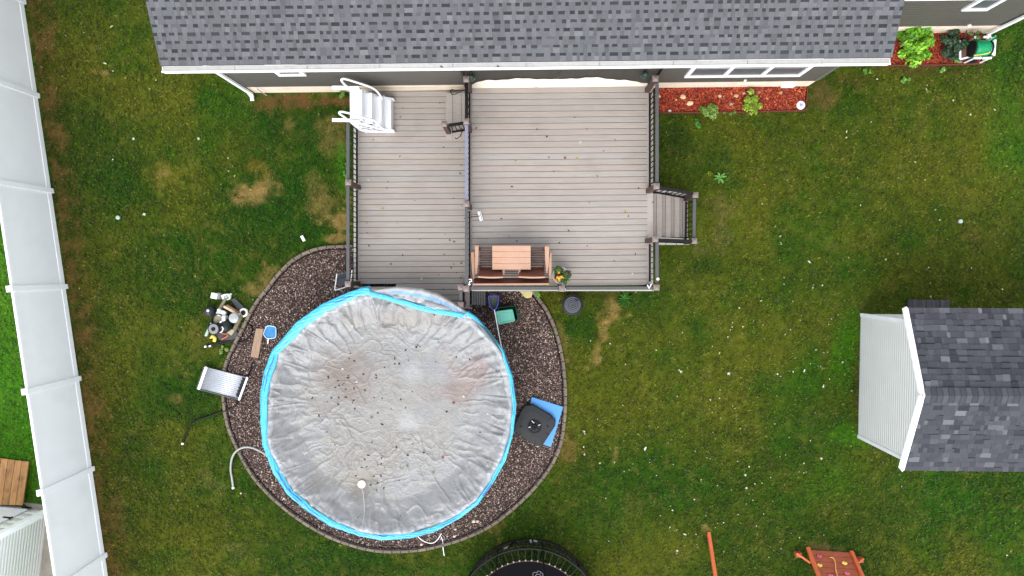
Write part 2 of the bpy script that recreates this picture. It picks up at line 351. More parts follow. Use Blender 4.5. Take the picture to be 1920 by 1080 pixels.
# ---------------------------------------------------------------- gravel bed, edging
mb = MB(); mb.prism(bed_poly, -.03, .03); gb = mb.build('gravel_bed', mat('gravel_soil', S(72, 60, 56, 0.6), .95, var=.35, vscale=40, bump=.8, bscale=70)); tag(gb, kind='structure')
def pebbles(name, poly, n, size, cols, zb, seed, flat=.6, m=None, long=1., tint=(1.04, .98, .92)):
    r = np.random.default_rng(seed); a = np.array(poly); x = r.uniform(a[:, 0].min(), a[:, 0].max(), n); y = r.uniform(a[:, 1].min(), a[:, 1].max(), n)
    ok = inpoly(x, y, poly); x = x[ok]; y = y[ok]; n = len(x)
    s = r.uniform(size[0], size[1], n)
    base = np.array([(1, 0, 0), (0, 1, 0), (-1, 0, 0), (0, -1, 0), (.0, 0, 1), (0, 0, -1)], float)
    V = np.repeat(base[None], n, 0)*r.uniform(.6, 1.3, (n, 6, 1)); V[..., 0] *= long; V[..., 2] *= flat
    tl = r.uniform(-.5, .5, n); ca, sa = np.cos(tl), np.sin(tl); vx = V[..., 0]*ca[:, None]-V[..., 2]*sa[:, None]; vz = V[..., 0]*sa[:, None]+V[..., 2]*ca[:, None]
    th = r.uniform(0, 2*np.pi, n); ct, st = np.cos(th)[:, None], np.sin(th)[:, None]
    W = np.stack([vx*ct-V[..., 1]*st, vx*st+V[..., 1]*ct, vz], -1)*s[:, None, None]
    W[..., 0] += x[:, None]; W[..., 1] += y[:, None]; W[..., 2] += zb+r.uniform(0, .012, n)[:, None]
    f = np.array([(0, 1, 4), (1, 2, 4), (2, 3, 4), (3, 0, 4), (1, 0, 5), (2, 1, 5), (3, 2, 5), (0, 3, 5)])
    Fc = (np.arange(n)[:, None, None]*6+f[None]).reshape(-1, 3)
    pal = np.array([S(*c) for c in cols])*np.array(tint); cc = pal[r.integers(0, len(pal), n)]*r.uniform(.7, 1.25, (n, 1))
    return npmesh(name, W.reshape(-1, 3), Fc, m, col=np.repeat(cc, 6, 0), loc=(0, 0, 0))
M_stone = mat('pebble', (1, 1, 1), .8, attr=True, var=.15, vscale=40)
g = pebbles('gravel', bed_poly, 105000, (.012, .026), [(122, 100, 92), (96, 76, 70), (74, 62, 60), (148, 128, 120), (104, 88, 84), (58, 48, 48), (116, 90, 80), (188, 176, 168), (86, 72, 68)], .03, 5, m=M_stone)
tag(g, kind='stuff', label='brown and mauve crushed gravel around the round pool', cat='gravel')
# edging: bricks laid end to end along the bed
ed = thing('garden_edging', P(430, 700), 'curved border of grey brown concrete bricks around the gravel bed', 'edging')
mb = MB(); pts = spline([Vector(p) for p in BEDW], 12); L = 0; nxt = 0; segs = []
for i in range(len(pts)-1):
    d = (pts[i+1]-pts[i]); l = d.length
    while nxt <= L+l:
        segs.append((pts[i]+d*((nxt-L)/l), d.normalized())); nxt += .232
    L += l
for p, d in segs:
    q = random.uniform(.8, 1.15); c = S(140, 124, 110, q*.62); mb.col = c
    mb.box((p.x, p.y, .03+random.uniform(-.004, .006)), (.218, .078+random.uniform(-.004, .006), .1), math.atan2(d.y, d.x)+random.uniform(-.03, .03), ch=.012)
mb.build('brick_border', mat('edging_brick', (1, 1, 1), .9, attr=True, var=.2, vscale=14, bump=.4), ed)
mb = MB(); cen = P(740, 770); ins = [p+(cen-p).normalized()*.075 for p in pts]
mb.tube([Vector((p.x, p.y, .045)) for p in ins[::3]], .016, 6); mb.build('edging_strip', M_rubber, ed)

# mulch beds
def mulch(name, pxs, seed, n, label):
    poly = [(P(x, y).x, P(x, y).y) for x, y in pxs]
    mb = MB(); mb.prism(poly, -.02, .055); b = mb.build(name+'_soil', mat('mulch_soil', S(88, 34, 22, 0.6), .95, var=.3, vscale=30, bump=.7)); tag(b, kind='structure')
    b.name = 'mulch_bed'
    g = pebbles('mulch', poly, n, (.014, .034), [(160, 62, 36), (132, 44, 28), (186, 84, 50), (108, 34, 22), (92, 28, 20), (204, 110, 74), (146, 50, 32)], .06, seed, .28, M_mulch, 1.5, (.84, .68, .50))
    tag(g, kind='stuff', label=label, cat='mulch'); return poly
M_mulch = mat('red_mulch_chip', (1, 1, 1), .9, attr=True, var=.2, vscale=50)
mulch('a', [(1228, 165.5), (1509, 161.5), (1505, 207), (1228, 211.5)], 8, 16000, 'red wood mulch between the deck and the pinwheel light under the triple window')
mulch('b', [(1640, 67), (1838, 62), (1832, 120.5), (1640, 123)], 9, 16000, 'dark red wood mulch in the bed beside the hose cart')
def strip(name, pxs, z, r, m, label, cat):
    mb = MB(); P0 = [P(x, y, 0) for x, y in pxs]
    for a, b in zip(P0[:-1], P0[1:]):
        a = a.copy(); b = b.copy(); a.z = b.z = z/2; mb.beam(a, b, .018, z)
        mb.tube([(a.x, a.y, z), (b.x, b.y, z)], r, 6)
    return tag(mb.build(name, m), label, cat)
M_edgep = mat('brown_plastic_edging', S(92, 48, 38), .6, var=.2)
strip('plastic_edging', [(1228, 213), (1380, 211.5), (1505, 208.5), (1510, 185), (1511, 164)], .1, .016, M_edgep, 'thin brown plastic edging round the mulch bed below the triple window', 'edging')
strip('plastic_edging', [(1640, 124.5), (1760, 123.5), (1838, 121), (1842, 100)], .1, .018, M_edgep, 'thin brown plastic edging in front of the hose cart bed', 'edging')

# ---------------------------------------------------------------- house
A0, B0 = P(478, 174.5), P(1512, 163.5); U = (B0-A0).normalized(); N = Vector((U.y, -U.x, 0)); LW = (B0-A0).length   # N points out, towards the yard
def Hs(s, t, z): return A0+U*s+N*t+Vector((0, 0, z))
def HW(px, py, t=0.):
    """(s, z) where the pixel's ray meets the wall plane at offset t"""
    d = ray(px, py); o = Vector((0, 0, HC)); k = ((A0+N*t-o).dot(N))/d.dot(N); p = o+d*k
    return (p-A0).dot(U), p.z
def Sof(px, py, z): return (P(px, py, z)-A0).dot(U), (P(px, py, z)-A0).dot(N)
house = thing('house', Hs(LW/2, -3, 0), 'dark grey sided house with grey shingle roof and white gutters along the top', 'house')
def lap_wall(org, u, n, z0, z1, rng, ex, lip, name, m, parent):
    V = []; Fq = []; z = z0
    while z < z1-.001:
        zt = min(z+ex, z1); a, b = rng((z+zt)/2)
        p = [org+u*a+n*(lip+.004)+Vector((0, 0, z)), org+u*b+n*(lip+.004)+Vector((0, 0, z)), org+u*b+n*.004+Vector((0, 0, zt)), org+u*a+n*.004+Vector((0, 0, zt)),
             org+u*a+n*.0+Vector((0, 0, z)), org+u*b+n*.0+Vector((0, 0, z))]
        k = len(V); V += [tuple(q) for q in p]; Fq += [(k, k+1, k+2, k+3), (k+4, k+5, k+1, k)]; z = zt
    return npmesh(name, np.array(V), np.array(Fq), m, parent)
ZE = 3.42
HF = .58
def shell(s0, s1, t0, t1, z0, z1): 
    mb = MB(); mb.prism([(Hs(s, t, 0).x, Hs(s, t, 0).y) for s, t in ((s0, t0), (s1, t0), (s1, t1), (s0, t1))], z0, z1); return mb
DEPTH = 8.2
shell(0.0, LW, -.004, -DEPTH, 0, HF).build('foundation', M_found, house)
wl = shell(0.02, LW-.02, -.012, -DEPTH, HF+.003, ZE+.06).build('wall', M_side, house)
lap_wall(Hs(0, 0, 0)-N*.008, U, N, HF, ZE-.02, lambda z: (0.0, LW), .105, .014, 'siding', M_side, wl)
for s in (-.015, LW-.085): 
    mb = MB(); mb.prism([(Hs(a, b, 0).x, Hs(a, b, 0).y) for a, b in ((s, .012), (s+.1, .012), (s+.1, -.09), (s, -.09))], HF, ZE-.01); mb.build('corner_trim', mat('dark_trim', S(92, 90, 87), .6), wl)
# wing
WT = (P(1735, 64.5)-A0).dot(N); S1 = (P(1852, 62)-A0).dot(U)
shell(LW+.002, S1, WT-.004, -DEPTH+.2, 0, HF).build('foundation', M_found, house)
w2 = shell(LW-.01, S1-.02, WT-.012, -DEPTH+.2, HF+.003, ZE+.06).build('wall', M_side, house)
lap_wall(Hs(0, 0, 0)+N*(WT-.008), U, N, HF, ZE-.02, lambda z: (LW, S1), .105, .014, 'siding', M_side, w2)
# eaves: gutter line from the photograph
e0 = Sof(305, 137, ZE); e1 = Sof(1668, 122.5, ZE); TE = (e0[1]+e1[1])/2-.136; SE0, SE1 = e0[0], e1[0]
TG = TE+.045
PITCH = .42
def shingle_plane(name, O, u, vd, L_, SL, ex, seed, mode, m, parent):
    """architectural shingles: O lower-left corner, u along the eave, vd up the slope, courses from the eave up"""
    r = random.Random(seed); nrm = u.cross(vd).normalized()
    V = []; Fq = []; Cc = []
    def quad(a0, a1, b0, b1, h0, h1, c):
        k = len(V); V.extend([O+u*a0+vd*b0+nrm*h0, O+u*a1+vd*b0+nrm*h0, O+u*a1+vd*b1+nrm*h1, O+u*a0+vd*b1+nrm*h1]); Fq.append((k, k+1, k+2, k+3)); Cc.extend([c]*4)
    def tile(a0, a1, b0, b1, h0, h1, c):
        quad(a0, a1, b0, b1, h0, h1, c)
        for (p, q) in ((a0, a1),): 
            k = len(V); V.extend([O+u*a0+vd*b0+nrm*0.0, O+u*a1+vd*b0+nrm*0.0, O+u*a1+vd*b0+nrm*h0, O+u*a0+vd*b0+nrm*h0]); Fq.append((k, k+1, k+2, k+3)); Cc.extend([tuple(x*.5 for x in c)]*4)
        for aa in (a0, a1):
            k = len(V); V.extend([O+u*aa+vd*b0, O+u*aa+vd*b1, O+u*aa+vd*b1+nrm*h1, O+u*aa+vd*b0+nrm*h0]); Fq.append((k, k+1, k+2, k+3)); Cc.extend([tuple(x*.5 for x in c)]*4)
    rows = int(SL/ex)+1
    for j in range(rows):
        b0 = j*ex; b1 = min(b0+ex, SL); a = -r.random()*.2
        if b1-b0 < .01: continue
        while a < L_:
            if mode == 'main':
                wt = r.choice((.065, .08, .09, .10, .13)); wg = r.choice((.07, .09, .10, .11, .13, .17))
                g_ = r.gauss(132, 5); c = S(g_-2, g_, g_+4, .47)
                # the long body of each shingle, its raised tabs, and the dark band in the cut-outs
                tile(max(a, 0), min(a+wt, L_), b0, b1, .014, .0075, c) if a+wt > 0 and a < L_ else None
                a += wt
                if a >= L_: break
                if a+wg > 0:
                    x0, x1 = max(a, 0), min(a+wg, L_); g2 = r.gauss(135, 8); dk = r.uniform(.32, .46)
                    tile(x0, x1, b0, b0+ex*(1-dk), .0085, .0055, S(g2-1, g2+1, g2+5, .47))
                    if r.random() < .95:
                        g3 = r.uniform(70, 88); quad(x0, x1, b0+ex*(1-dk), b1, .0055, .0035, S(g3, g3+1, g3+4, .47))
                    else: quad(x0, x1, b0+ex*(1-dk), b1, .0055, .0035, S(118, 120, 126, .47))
                a += wg
            else:
                wt = r.choice((.08, .1, .13, .16, .2, .24)); x0, x1 = max(a, 0), min(a+wt, L_)
                if x1 > x0:
                    q = r.random(); g_ = r.gauss(94, 6) if q < .80 else (r.gauss(122, 9) if q < .92 else r.gauss(80, 5))
                    h = .012 if r.random() < .5 else .008
                    jit = r.uniform(-.02, .012) if j else 0
                    tile(x0, x1-.002, b0+jit, b1, h+.004, .005, S(g_-2, g_, g_+6, .58))
                    if r.random() < .16: quad(x0, x1, b0-.012, b0+.006, h+.0055, h+.0053, S(48, 50, 54, .58)) if j else None  # dark strip painted in as shadow at the tab's lower edge
                a += wt
    V = np.array([tuple(v) for v in V]); return npmesh(name, V, np.array(Fq), m, parent, col=np.clip(np.array(Cc), 0, 1))
def roof(s0, s1, te, ridge_t, name_seed, parent, gutter_t=None):
    zt = ZE+.04; run = te-ridge_t; vd = (N*-1+Vector((0, 0, PITCH))).normalized(); SLn = math.hypot(run, run*PITCH)
    O = Hs(s0, te, zt+.035)
    mb = MB(); rd = ridge_t; zr = zt+PITCH*run
    a, b = Hs(s0, te, 0), Hs(s1, te, 0); c, d = Hs(s1, rd, 0), Hs(s0, rd, 0); e, f = Hs(s0, 2*rd-te, 0), Hs(s1, 2*rd-te, 0)
    tv = lambda p, z: (p.x, p.y, z)
    th = .03
    V = [tv(a, zt), tv(b, zt), tv(c, zr), tv(d, zr), tv(e, zt), tv(f, zt)]
    V += [(x, y, z+th) for x, y, z in V]
    mb.add(V, [(0, 3, 2, 1), (3, 4, 5, 2), (6, 7, 8, 9), (9, 8, 11, 10), (0, 1, 7, 6), (4, 10, 11, 5), (0, 6, 9, 3), (3, 9, 10, 4), (1, 2, 8, 7), (2, 5, 11, 8)])
    rf = mb.build('roof', mat('roof_deck', S(88, 90, 94, 0.5), .9), parent)
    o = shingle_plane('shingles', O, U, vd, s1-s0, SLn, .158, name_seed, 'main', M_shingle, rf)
    # soffit and rake boards
    mb = MB(); 
    for s in (s0+.006, s1-.03+.006):
        mb = MB(); p = [Hs(s, te, zt-.1), Hs(s+.024, te, zt-.1), Hs(s+.024, rd, zr-.1), Hs(s, rd, zr-.1)]
        q = [v+Vector((0, 0, .098)) for v in p]; mb.add(p+q, [(3, 2, 1, 0), (4, 5, 6, 7), (0, 1, 5, 4), (1, 2, 6, 5), (2, 3, 7, 6), (3, 0, 4, 7)]); mb.build('rake_board', mat('grey_trim', S(108, 110, 114, 0.6), .6), rf)
    return rf
r1 = roof(SE0, SE1, TE, -3.9, 4, house)
mb = shell(SE0+.05, SE1-.05, TE-.02, .016, ZE-.02, ZE); mb.build('soffit', M_white, house)
TE2 = WT+TE-.0
r2 = roof(SE1+.03, S1+.55, TE2, -5.0, 5, house)
mb = shell(SE1+.05, S1+.5, TE2-.02, WT+.016, ZE-.02, ZE); mb.build('soffit', M_white, house)
def gutter(s0, s1, te):
    mb = MB()     # trough
    f = lambda a, b: [(Hs(q, t, 0).x, Hs(q, t, 0).y) for q, t in ((s0, a), (s1, a), (s1, b), (s0, b))]
    mb.prism(f(te+.004, te+.118), ZE-.09, ZE-.082); mb.prism(f(te+.106, te+.118), ZE-.082, ZE+.028)
    mb.prism(f(te-.004, te+.004), ZE-.09, ZE+.01)
    for q in (s0, s1-.012): mb.prism([(Hs(a, t, 0).x, Hs(a, t, 0).y) for a, t in ((q, te+.004), (q+.012, te+.004), (q+.012, te+.106), (q, te+.106))], ZE-.082, ZE+.02)
    mb.tube([Hs(s0, te+.117, ZE+.028), Hs(s1, te+.117, ZE+.028)], .019, 8)
    g = mb.build('gutter', M_vinylb, house)
    q = s0+.014; mb = MB(); mb.col = (1, 1, 1)
    while q < s1-.02:
        e = min(q+1.52, s1-.014); k = random.uniform(.9, 1.05); mb.col = S(214, 212, 208, k*.66)
        mb.prism([(Hs(a, t, 0).x, Hs(a, t, 0).y) for a, t in ((q, te+.006), (e-.01, te+.006), (e-.01, te+.096), (q, te+.096))], ZE-.012, ZE+.012); q = e
    mb.build('gutter_guard', mat('gutter_guard', (1, 1, 1), .6, attr=True, var=.08, vscale=9, dirt=(S(140, 136, 130), 6, .4)), g)
gutter(SE0, SE1, TE); gutter(SE1+.03, S1+.55, TE2)
# windows
def window(px0, py0, px1, py1, ztop, lights, t0, parent, fw=.085):
    a, za = HW(px0, py0, t0); b, zb = HW(px1, py1, t0); z0 = (za+zb)/2
    base = t0+.012; mb = MB()
    def pan(s0, s1, q0, q1, t1, t2): 
        pts = [(Hs(s, t, 0).x, Hs(s, t, 0).y) for s, t in ((s0, t1), (s1, t1), (s1, t2), (s0, t2))]; mb.prism(pts, q0, q1)
    pan(a, b, z0, z0+fw, base-.01, base+.045); pan(a, b, ztop-fw, ztop, base-.01, base+.045)
    wd = (b-a-fw)/lights
    for i in range(lights+1): pan(a+i*wd, a+i*wd+fw, z0+fw, ztop-fw, base-.01, base+.043)
    wi = mb.build('window', M_vinylb, parent)
    mb = MB()
    for i in range(lights):
        s0 = a+i*wd+fw; s1 = a+(i+1)*wd
        pan(s0, s1, z0+fw, z0+fw+.035, base-.008, base+.022); pan(s0, s1, (z0+ztop)/2, (z0+ztop)/2+.035, base-.008, base+.026)
        pan(s0, s0+.03, z0+fw+.035, (z0+ztop)/2, base-.008, base+.024); mb.build('sash', mat('grey_sash', S(150, 150, 150), .5), wi); mb = MB()
    for i in range(lights):
        mb = MB(); pan(a+i*wd+fw, a+(i+1)*wd, z0+fw+.035, (z0+ztop)/2, base-.006, base+.008); mb.build('pane', M_glass, wi)
        mb = MB(); pan(a+i*wd+fw, a+(i+1)*wd, (z0+ztop)/2+.035, ztop-fw, base-.006, base+.012); mb.build('pane', M_glass, wi)
    return wi
window(1282.5, 142, 1499, 139.7, 2.35, 3, 0, house)
window(523, 139, 575, 138.6, 2.5, 1, 0, house)
window(1802, 16.7, 1850, 16.4, 2.75, 1, WT, house)
# downspouts
def downspout(top, bot, name='downspout'):
    mb = MB(); d = (Vector(bot)-Vector(top)); 
    mb.beam(top, bot, .085, .06, up=tuple(N)); mb.beam(bot, Vector(bot)+N*.16-Vector((0, 0, .05)), .085, .06); return mb.build(name, M_vinylb, house, bevel=.006)
b1 = HW(466, 172, .06); a1 = HW(410, 138, .06)
downspout(Hs(b1[0]*.4+.6*a1[0]-.0, .07, ZE-.1), Hs(b1[0], .07, .16))
c_ = P(470, 178, .06); mb = MB(); mb.beam(c_+Vector((-.06, .06, 0)), c_+Vector((.05, -.07, -.02)), .09, .07); mb.build('spout_end', mat('pale_green_plastic', S(150, 190, 172), .5), house)
b2 = HW(1843, 68, WT+.06)
downspout(Hs(b2[0]+.12, WT+.07, ZE-.1), Hs(b2[0], WT+.07, .2))
mb = MB(); q = Hs(0, 0, 0); s_, z_ = HW(481, 163, .03); mb.tube([Hs(s_, .03, z_), Hs(s_+.0, .07, z_-.02), P(500, 179, .03)], .014, 8); mb.build('conduit', mat('grey_pipe', S(170, 160, 155), .5), house)
s_, z_ = HW(1476, 158, .0)
mb = MB(); mb.prism([(Hs(a, t, 0).x, Hs(a, t, 0).y) for a, t in ((s_-.16, -.01), (s_+.16, -.01), (s_+.16, .09), (s_-.16, .09))], z_-.02, z_+.1); mb.build('vent', M_vinylb, house, bevel=.01)
s_, z_ = HW(1397, 149, .0); mb = MB(); mb.box(Hs(s_, .03, z_), (.06, .04, .05)); mb.build('outlet', M_white, house)
ZU, ZL = .9, .33                              # deck levels
# ledge under the door, dark screen curtains, lamps by the posts
lf = Sof(885, 165, ZU+.02); rt_ = Sof(1214, 161.5, ZU+.02)
mb = shell(lf[0], rt_[0], .0, lf[1]-.004, .5, ZU+.02); mb.build('door_ledge', mat('cream_ledge', S(222, 214, 198), .7, var=.08, vscale=4, dirt=(S(170, 160, 140), 3, .4)), house)
sm = (Sof(1046, 150, ZU)[0]); M_cloth = mat('dark_screen_cloth', S(72, 68, 64, 0.7), .8, var=.15, vscale=3, stretch=(1, 1, .4), bump=.5, bscale=3)
mb = shell(lf[0]-.05, rt_[0]+.05, .016, .001, .6, 1.9); mb.build('door_base', MATS['cream_ledge'], house)
CB = [[(872, 166), (882, 160.5), (896, 154.5), (915, 151), (945, 149), (985, 147.6), (1020, 148), (1046.1, 149.8)], [(1046.3, 149.8), (1065, 147.5), (1090, 146.2), (1115, 146), (1150, 148.3), (1185, 152.5), (1213, 157), (1224, 160)]]
for cb in CB:
    V = []; Fq = []; nn = 60; bt = spline([Vector((*HW(x, y, .10), 0)) for x, y in cb], 9); nn = len(bt)-1
    for i in range(nn+1):
        s, zb_ = bt[i].x, bt[i].y
        for k in range(9):
            v_ = k/8; V.append(tuple(Hs(s, .10-.04*v_+.012*math.sin(s*7+v_*4)+.006*math.sin(s*19), zb_+(ZE-.1-zb_)*v_)))
    for i in range(nn):
        for k in range(8): a = i*9+k; Fq.append((a, a+9, a+10, a+1))
    o = npmesh('screen_curtain', np.array(V), np.array(Fq), M_cloth, house, smooth=True); sd_ = o.modifiers.new('thickness', 'SOLIDIFY'); sd_.thickness = .006
for s in (lf[0]-.13, rt_[0]+.13):
    mb = MB(); mb.prism([(Hs(a, t, 0).x, Hs(a, t, 0).y) for a, t in ((s-.025, .01), (s+.025, .01), (s+.025, .09), (s-.025, .09))], HF, ZE-.03); mb.build('screen_channel', M_black, house)
for px, py in ((1209, 141), (884, 146)):
    s, z = HW(px, py, .2); mb = MB(); mb.lathe(Hs(s, .2, z-.1), [(.02, .0), (.06, .02), (.085, .08), (.08, .15), (.045, .2), (.015, .23)], 20)
    lo = mb.build('wall_lamp', mat('green_black_glass', S(46, 62, 58), .2, var=.3), house, smooth=True)
    mb = MB(); mb.tube([Hs(s, .2, z+.12), Hs(s, .12, z+.18), Hs(s, .02, z+.14)], .012, 8); mb.build('lamp_bracket', M_black, lo)

# ---------------------------------------------------------------- deck
deck = thing('deck', P(960, 350, 0), 'two level grey composite deck with brown rails behind the house', 'deck')
def boards(outline_px, z, y0, y1, n, name, slope, seed, gap=.0098):
    """boards run across; each board clipped to the outline, in metres"""
    r = random.Random(seed); out = [P(x, y, z) for x, y in outline_px]
    mb = MB(); prev = None
    for i in range(n):
        ya = y0+(y1-y0)*i/n; yb = y0+(y1-y0)*(i+1)/n
        # outline crossing at the middle of the board
        ym = (ya+yb)/2; xs = []
        m_ = len(outline_px)
        for k in range(m_):
            (xa, p), (xb, q) = outline_px[k], outline_px[(k+1) % m_]
            pa = p+slope*(xa-960); qa = q+slope*(xb-960)
            if (pa > ym) != (qa > ym): xs.append(xa+(xb-xa)*(ym-pa)/(qa-pa))
        if len(xs) < 2: continue
        x0, x1 = min(xs), max(xs)
        sh = lambda x, y: P(x, y-slope*(x-960), z)
        a, b, c, d = sh(x0, ya), sh(x1, ya), sh(x1, yb), sh(x0, yb)
        g_ = gap/2; k = r.uniform(.955, 1.045); w1 = r.uniform(-2.5, 2.5)
        base = (178+w1, 169, 161-w1*.5); mb.col = S(*base, k*.69)
        up = [Vector((v.x, v.y+(-g_ if j < 2 else g_), z+r.uniform(-.0015, .0015))) for j, v in enumerate((a, b, c, d))]
        ch = .004
        top = [Vector((v.x, v.y+(-ch if j < 2 else ch), v.z)) for j, v in enumerate(up)]
        mid = [Vector((v.x, v.y, v.z-ch)) for v in up]; lo = [Vector((v.x, v.y, v.z-.025)) for v in up]
        mb.add(top+mid+lo, [(0, 3, 2, 1), (0, 1, 5, 4), (1, 2, 6, 5), (2, 3, 7, 6), (3, 0, 4, 7), (4, 5, 9, 8), (5, 6, 10, 9), (6, 7, 11, 10), (7, 4, 8, 11)])
    return mb.build(name, M_deck, deck)
UO = [(884.5, 165), (1214, 161.3), (1214, 535.5), (884.5, 537.5)]
boards(UO, ZU, 163.6, 536.5, 33, 'upper_platform', .0085, 2)
LO = [(672, 170), (872, 169), (872, 574), (858, 572), (742, 537.5), (672, 537.5)]
boards(LO, ZL, 170, 574, 38, 'lower_platform', .004, 3)
M_frame = mat('deck_framing', S(110, 100, 92), .85, var=.15)
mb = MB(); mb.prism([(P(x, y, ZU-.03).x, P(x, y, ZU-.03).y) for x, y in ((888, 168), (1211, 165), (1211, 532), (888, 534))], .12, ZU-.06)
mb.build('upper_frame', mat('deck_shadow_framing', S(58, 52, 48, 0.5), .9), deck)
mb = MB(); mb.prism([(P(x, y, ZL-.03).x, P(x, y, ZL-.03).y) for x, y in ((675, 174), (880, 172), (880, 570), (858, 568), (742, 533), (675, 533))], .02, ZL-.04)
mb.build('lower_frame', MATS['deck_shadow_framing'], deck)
def plank(mb, a, b, w_, z, th=.025, c=(182, 172, 164)):
    mb.col = S(*c, .72); A = P(*a, z); B = P(*b, z); A.z = B.z = z-th/2; mb.beam(A, B, w_, th)
mb = MB(); plank(mb, (1218.4, 160), (1218.4, 541), .125, ZU-.003); plank(mb, (880, 541), (1222.5, 541), .11, ZU-.003, c=(196, 190, 180))
plank(mb, (1226, 544.6), (886, 544.6), .03, ZU-.006, .2, c=(206, 200, 190)); plank(mb, (880, 161), (880, 545), .105, ZU-.003)
plank(mb, (1223.4, 160), (1223.4, 545), .03, ZU-.006, .2)
mb.build('upper_border', M_deck, deck)
mb = MB(); plank(mb, (667.5, 168), (667.5, 538), .12, ZL-.002, c=(192, 188, 180)); plank(mb, (876.5, 165), (876.5, 576), .115, ZL-.002)
plank(mb, (663, 538.8), (742, 538.8), .03, ZL-.004, .2); plank(mb, (742, 539.3), (859, 574), .03, ZL-.004, .2); plank(mb, (859, 575), (884, 578), .04, ZL-.004, .2)
mb.build('lower_border', M_deck, deck)
mb = MB(); mb.col = S(205, 196, 178, .8); q0, q1 = P(672, 168.6, ZL+.02), P(876, 165.4, ZL+.02); q0.z = q1.z = ZL-.03; mb.beam(q0, q1, .07, .1)
mb.build('ledger_board', M_deck, deck)
# posts, rails, balusters
NB = [0]; REST = MB(); proto_bal = {}
def post(px, py, z, h, w_=.105, label=None, z0=None):
    p = P(px, py, z); mb = MB(); zb = z-.002 if z0 is None else z0
    mb.box((p.x, p.y, (zb+z+h-.03)/2), (w_, w_, z+h-.03-zb)); o = mb.build('railing_post', M_post, deck)
    mb = MB(); s_ = w_*.5+.016; zt = z+h
    mb.box((p.x, p.y, zt-.012), (s_*2, s_*2, .036)); mb.add([(p.x-s_, p.y-s_, zt+.006), (p.x+s_, p.y-s_, zt+.006), (p.x+s_, p.y+s_, zt+.006), (p.x-s_, p.y+s_, zt+.006), (p.x, p.y, zt+.035)], [(0, 1, 4), (1, 2, 4), (2, 3, 4), (3, 0, 4)])
    mb.build('post_cap', M_cap, o); return p
def rail(a, b, z, h, mtop, zb=None, n=None, tw=.075, single=True):
    """railing between two base points given in photo units on the deck at height z (zb: other end's height)"""
    zb = z if zb is None else zb; A = P(a[0], a[1], z); B = P(b[0], b[1], zb); L_ = (B-A).length
    mb = MB(); mb.beam(A+Vector((0, 0, h-.02)), B+Vector((0, 0, h-.02)), tw, .045)
    tr = mb.build('top_rail', mtop, deck, bevel=.006)
    mb = MB(); mb.beam(A+Vector((0, 0, .09)), B+Vector((0, 0, .09)), .045, .04); mb.build('bottom_rail', M_black, deck)
    n = n or max(2, int(L_/.123))
    for i in range(n):
        p = A+(B-A)*((i+.5)/n)
        if single and NB[0] < 100:
            mb = MB(); mb.box(p+Vector((0, 0, (h+.07)/2)), (.019, .019, h-.14)); mb.build('baluster', M_black, deck); NB[0] += 1
        else: REST.box(p+Vector((0, 0, (h+.07)/2)), (.019, .019, h-.14))
RH = .95
rail((671, 240), (671, 345), ZL, RH, M_rail); rail((671, 357), (671, 526), ZL, RH, M_rail)
rail((1217, 176), (1217, 352), ZU, RH, M_rail); rail((1217, 458), (1217, 528), ZU, RH, M_rail)
rail((881, 250), (881, 384), ZU, RH, M_railb); rail((881, 396), (881, 532), ZU, RH, M_rail)
rail((881, 176), (881, 240), ZU, RH, M_black, n=5, single=True)
rail((888, 538.5), (1044, 538.5), ZU, RH, M_rail, single=False); rail((1056, 538.5), (1211, 538), ZU, RH, M_rail, single=False)
for x, y, z in ((673, 352, ZL), (672, 531, ZL), (1215, 359, ZU), (1213, 452, ZU), (1215, 537, ZU), (1213, 170, ZU), (881, 390, ZU), (881, 539, ZU), (881, 245, ZU), (881, 171, ZU), (1049, 539, ZU)):
    post(x, y, z, RH+.06, z0=.0 if z == ZU and x != 1049 else None)
for y in (537, 568): post(870, y, ZL, .9)
rail((870, 541), (870, 564), ZL, .84, M_rail, n=3, single=False)
# steps between the levels, with the little guard rail
mb = MB(); mb.col = S(184, 174, 166, .7)
for x0, x1, z in ((836, 848.5, ZL+.19), (849, 860.5, ZL+.19), (855, 865, ZL+.38), (865.6, 876, ZL+.38)):
    a, b = P(x0, 174, z), P(x1, 262, z); z_ = z
    mb.box(((a.x+b.x)/2, (a.y+b.y)/2, z_-.012-(.001 if x0 > 850 else 0)), (abs(b.x-a.x), abs(b.y-a.y), .025))
a, b = P(838, 175, ZL), P(876, 261, ZL); mb.col = S(150, 140, 132)
mb.box(((a.x+b.x)/2, (a.y+b.y)/2, ZL+.08), (abs(b.x-a.x)-.04, abs(b.y-a.y)-.03, .16)); a = P(857, 175, ZL)
mb.box(((a.x+b.x)/2+.02, (a.y+b.y)/2-.02, ZL+.26), (abs(b.x-a.x)-.06, abs(b.y-P(857, 175, ZL).y)-.06, .19)); mb.build('step', M_deck, deck)
post(843, 251, ZL+.0, 1.15); rail((848, 249), (876, 245), ZL+.3, .85, M_black, n=4, single=False)
# grab bars (thin bent black bars)
mb = MB(); mb.tube([P(866, 170, 1.5), P(855, 176, 1.45), P(847, 176, 1.2), P(845, 169, 1.15), P(850, 168, 1.1)], .011, 6, 5); mb.build('grab_bar', M_black, deck)
mb = MB(); mb.tube([P(867, 246, 1.25), P(862, 256, 1.1), P(856, 260, .9), P(853, 258, .8)], .011, 6, 5); mb.build('grab_bar', M_black, deck)
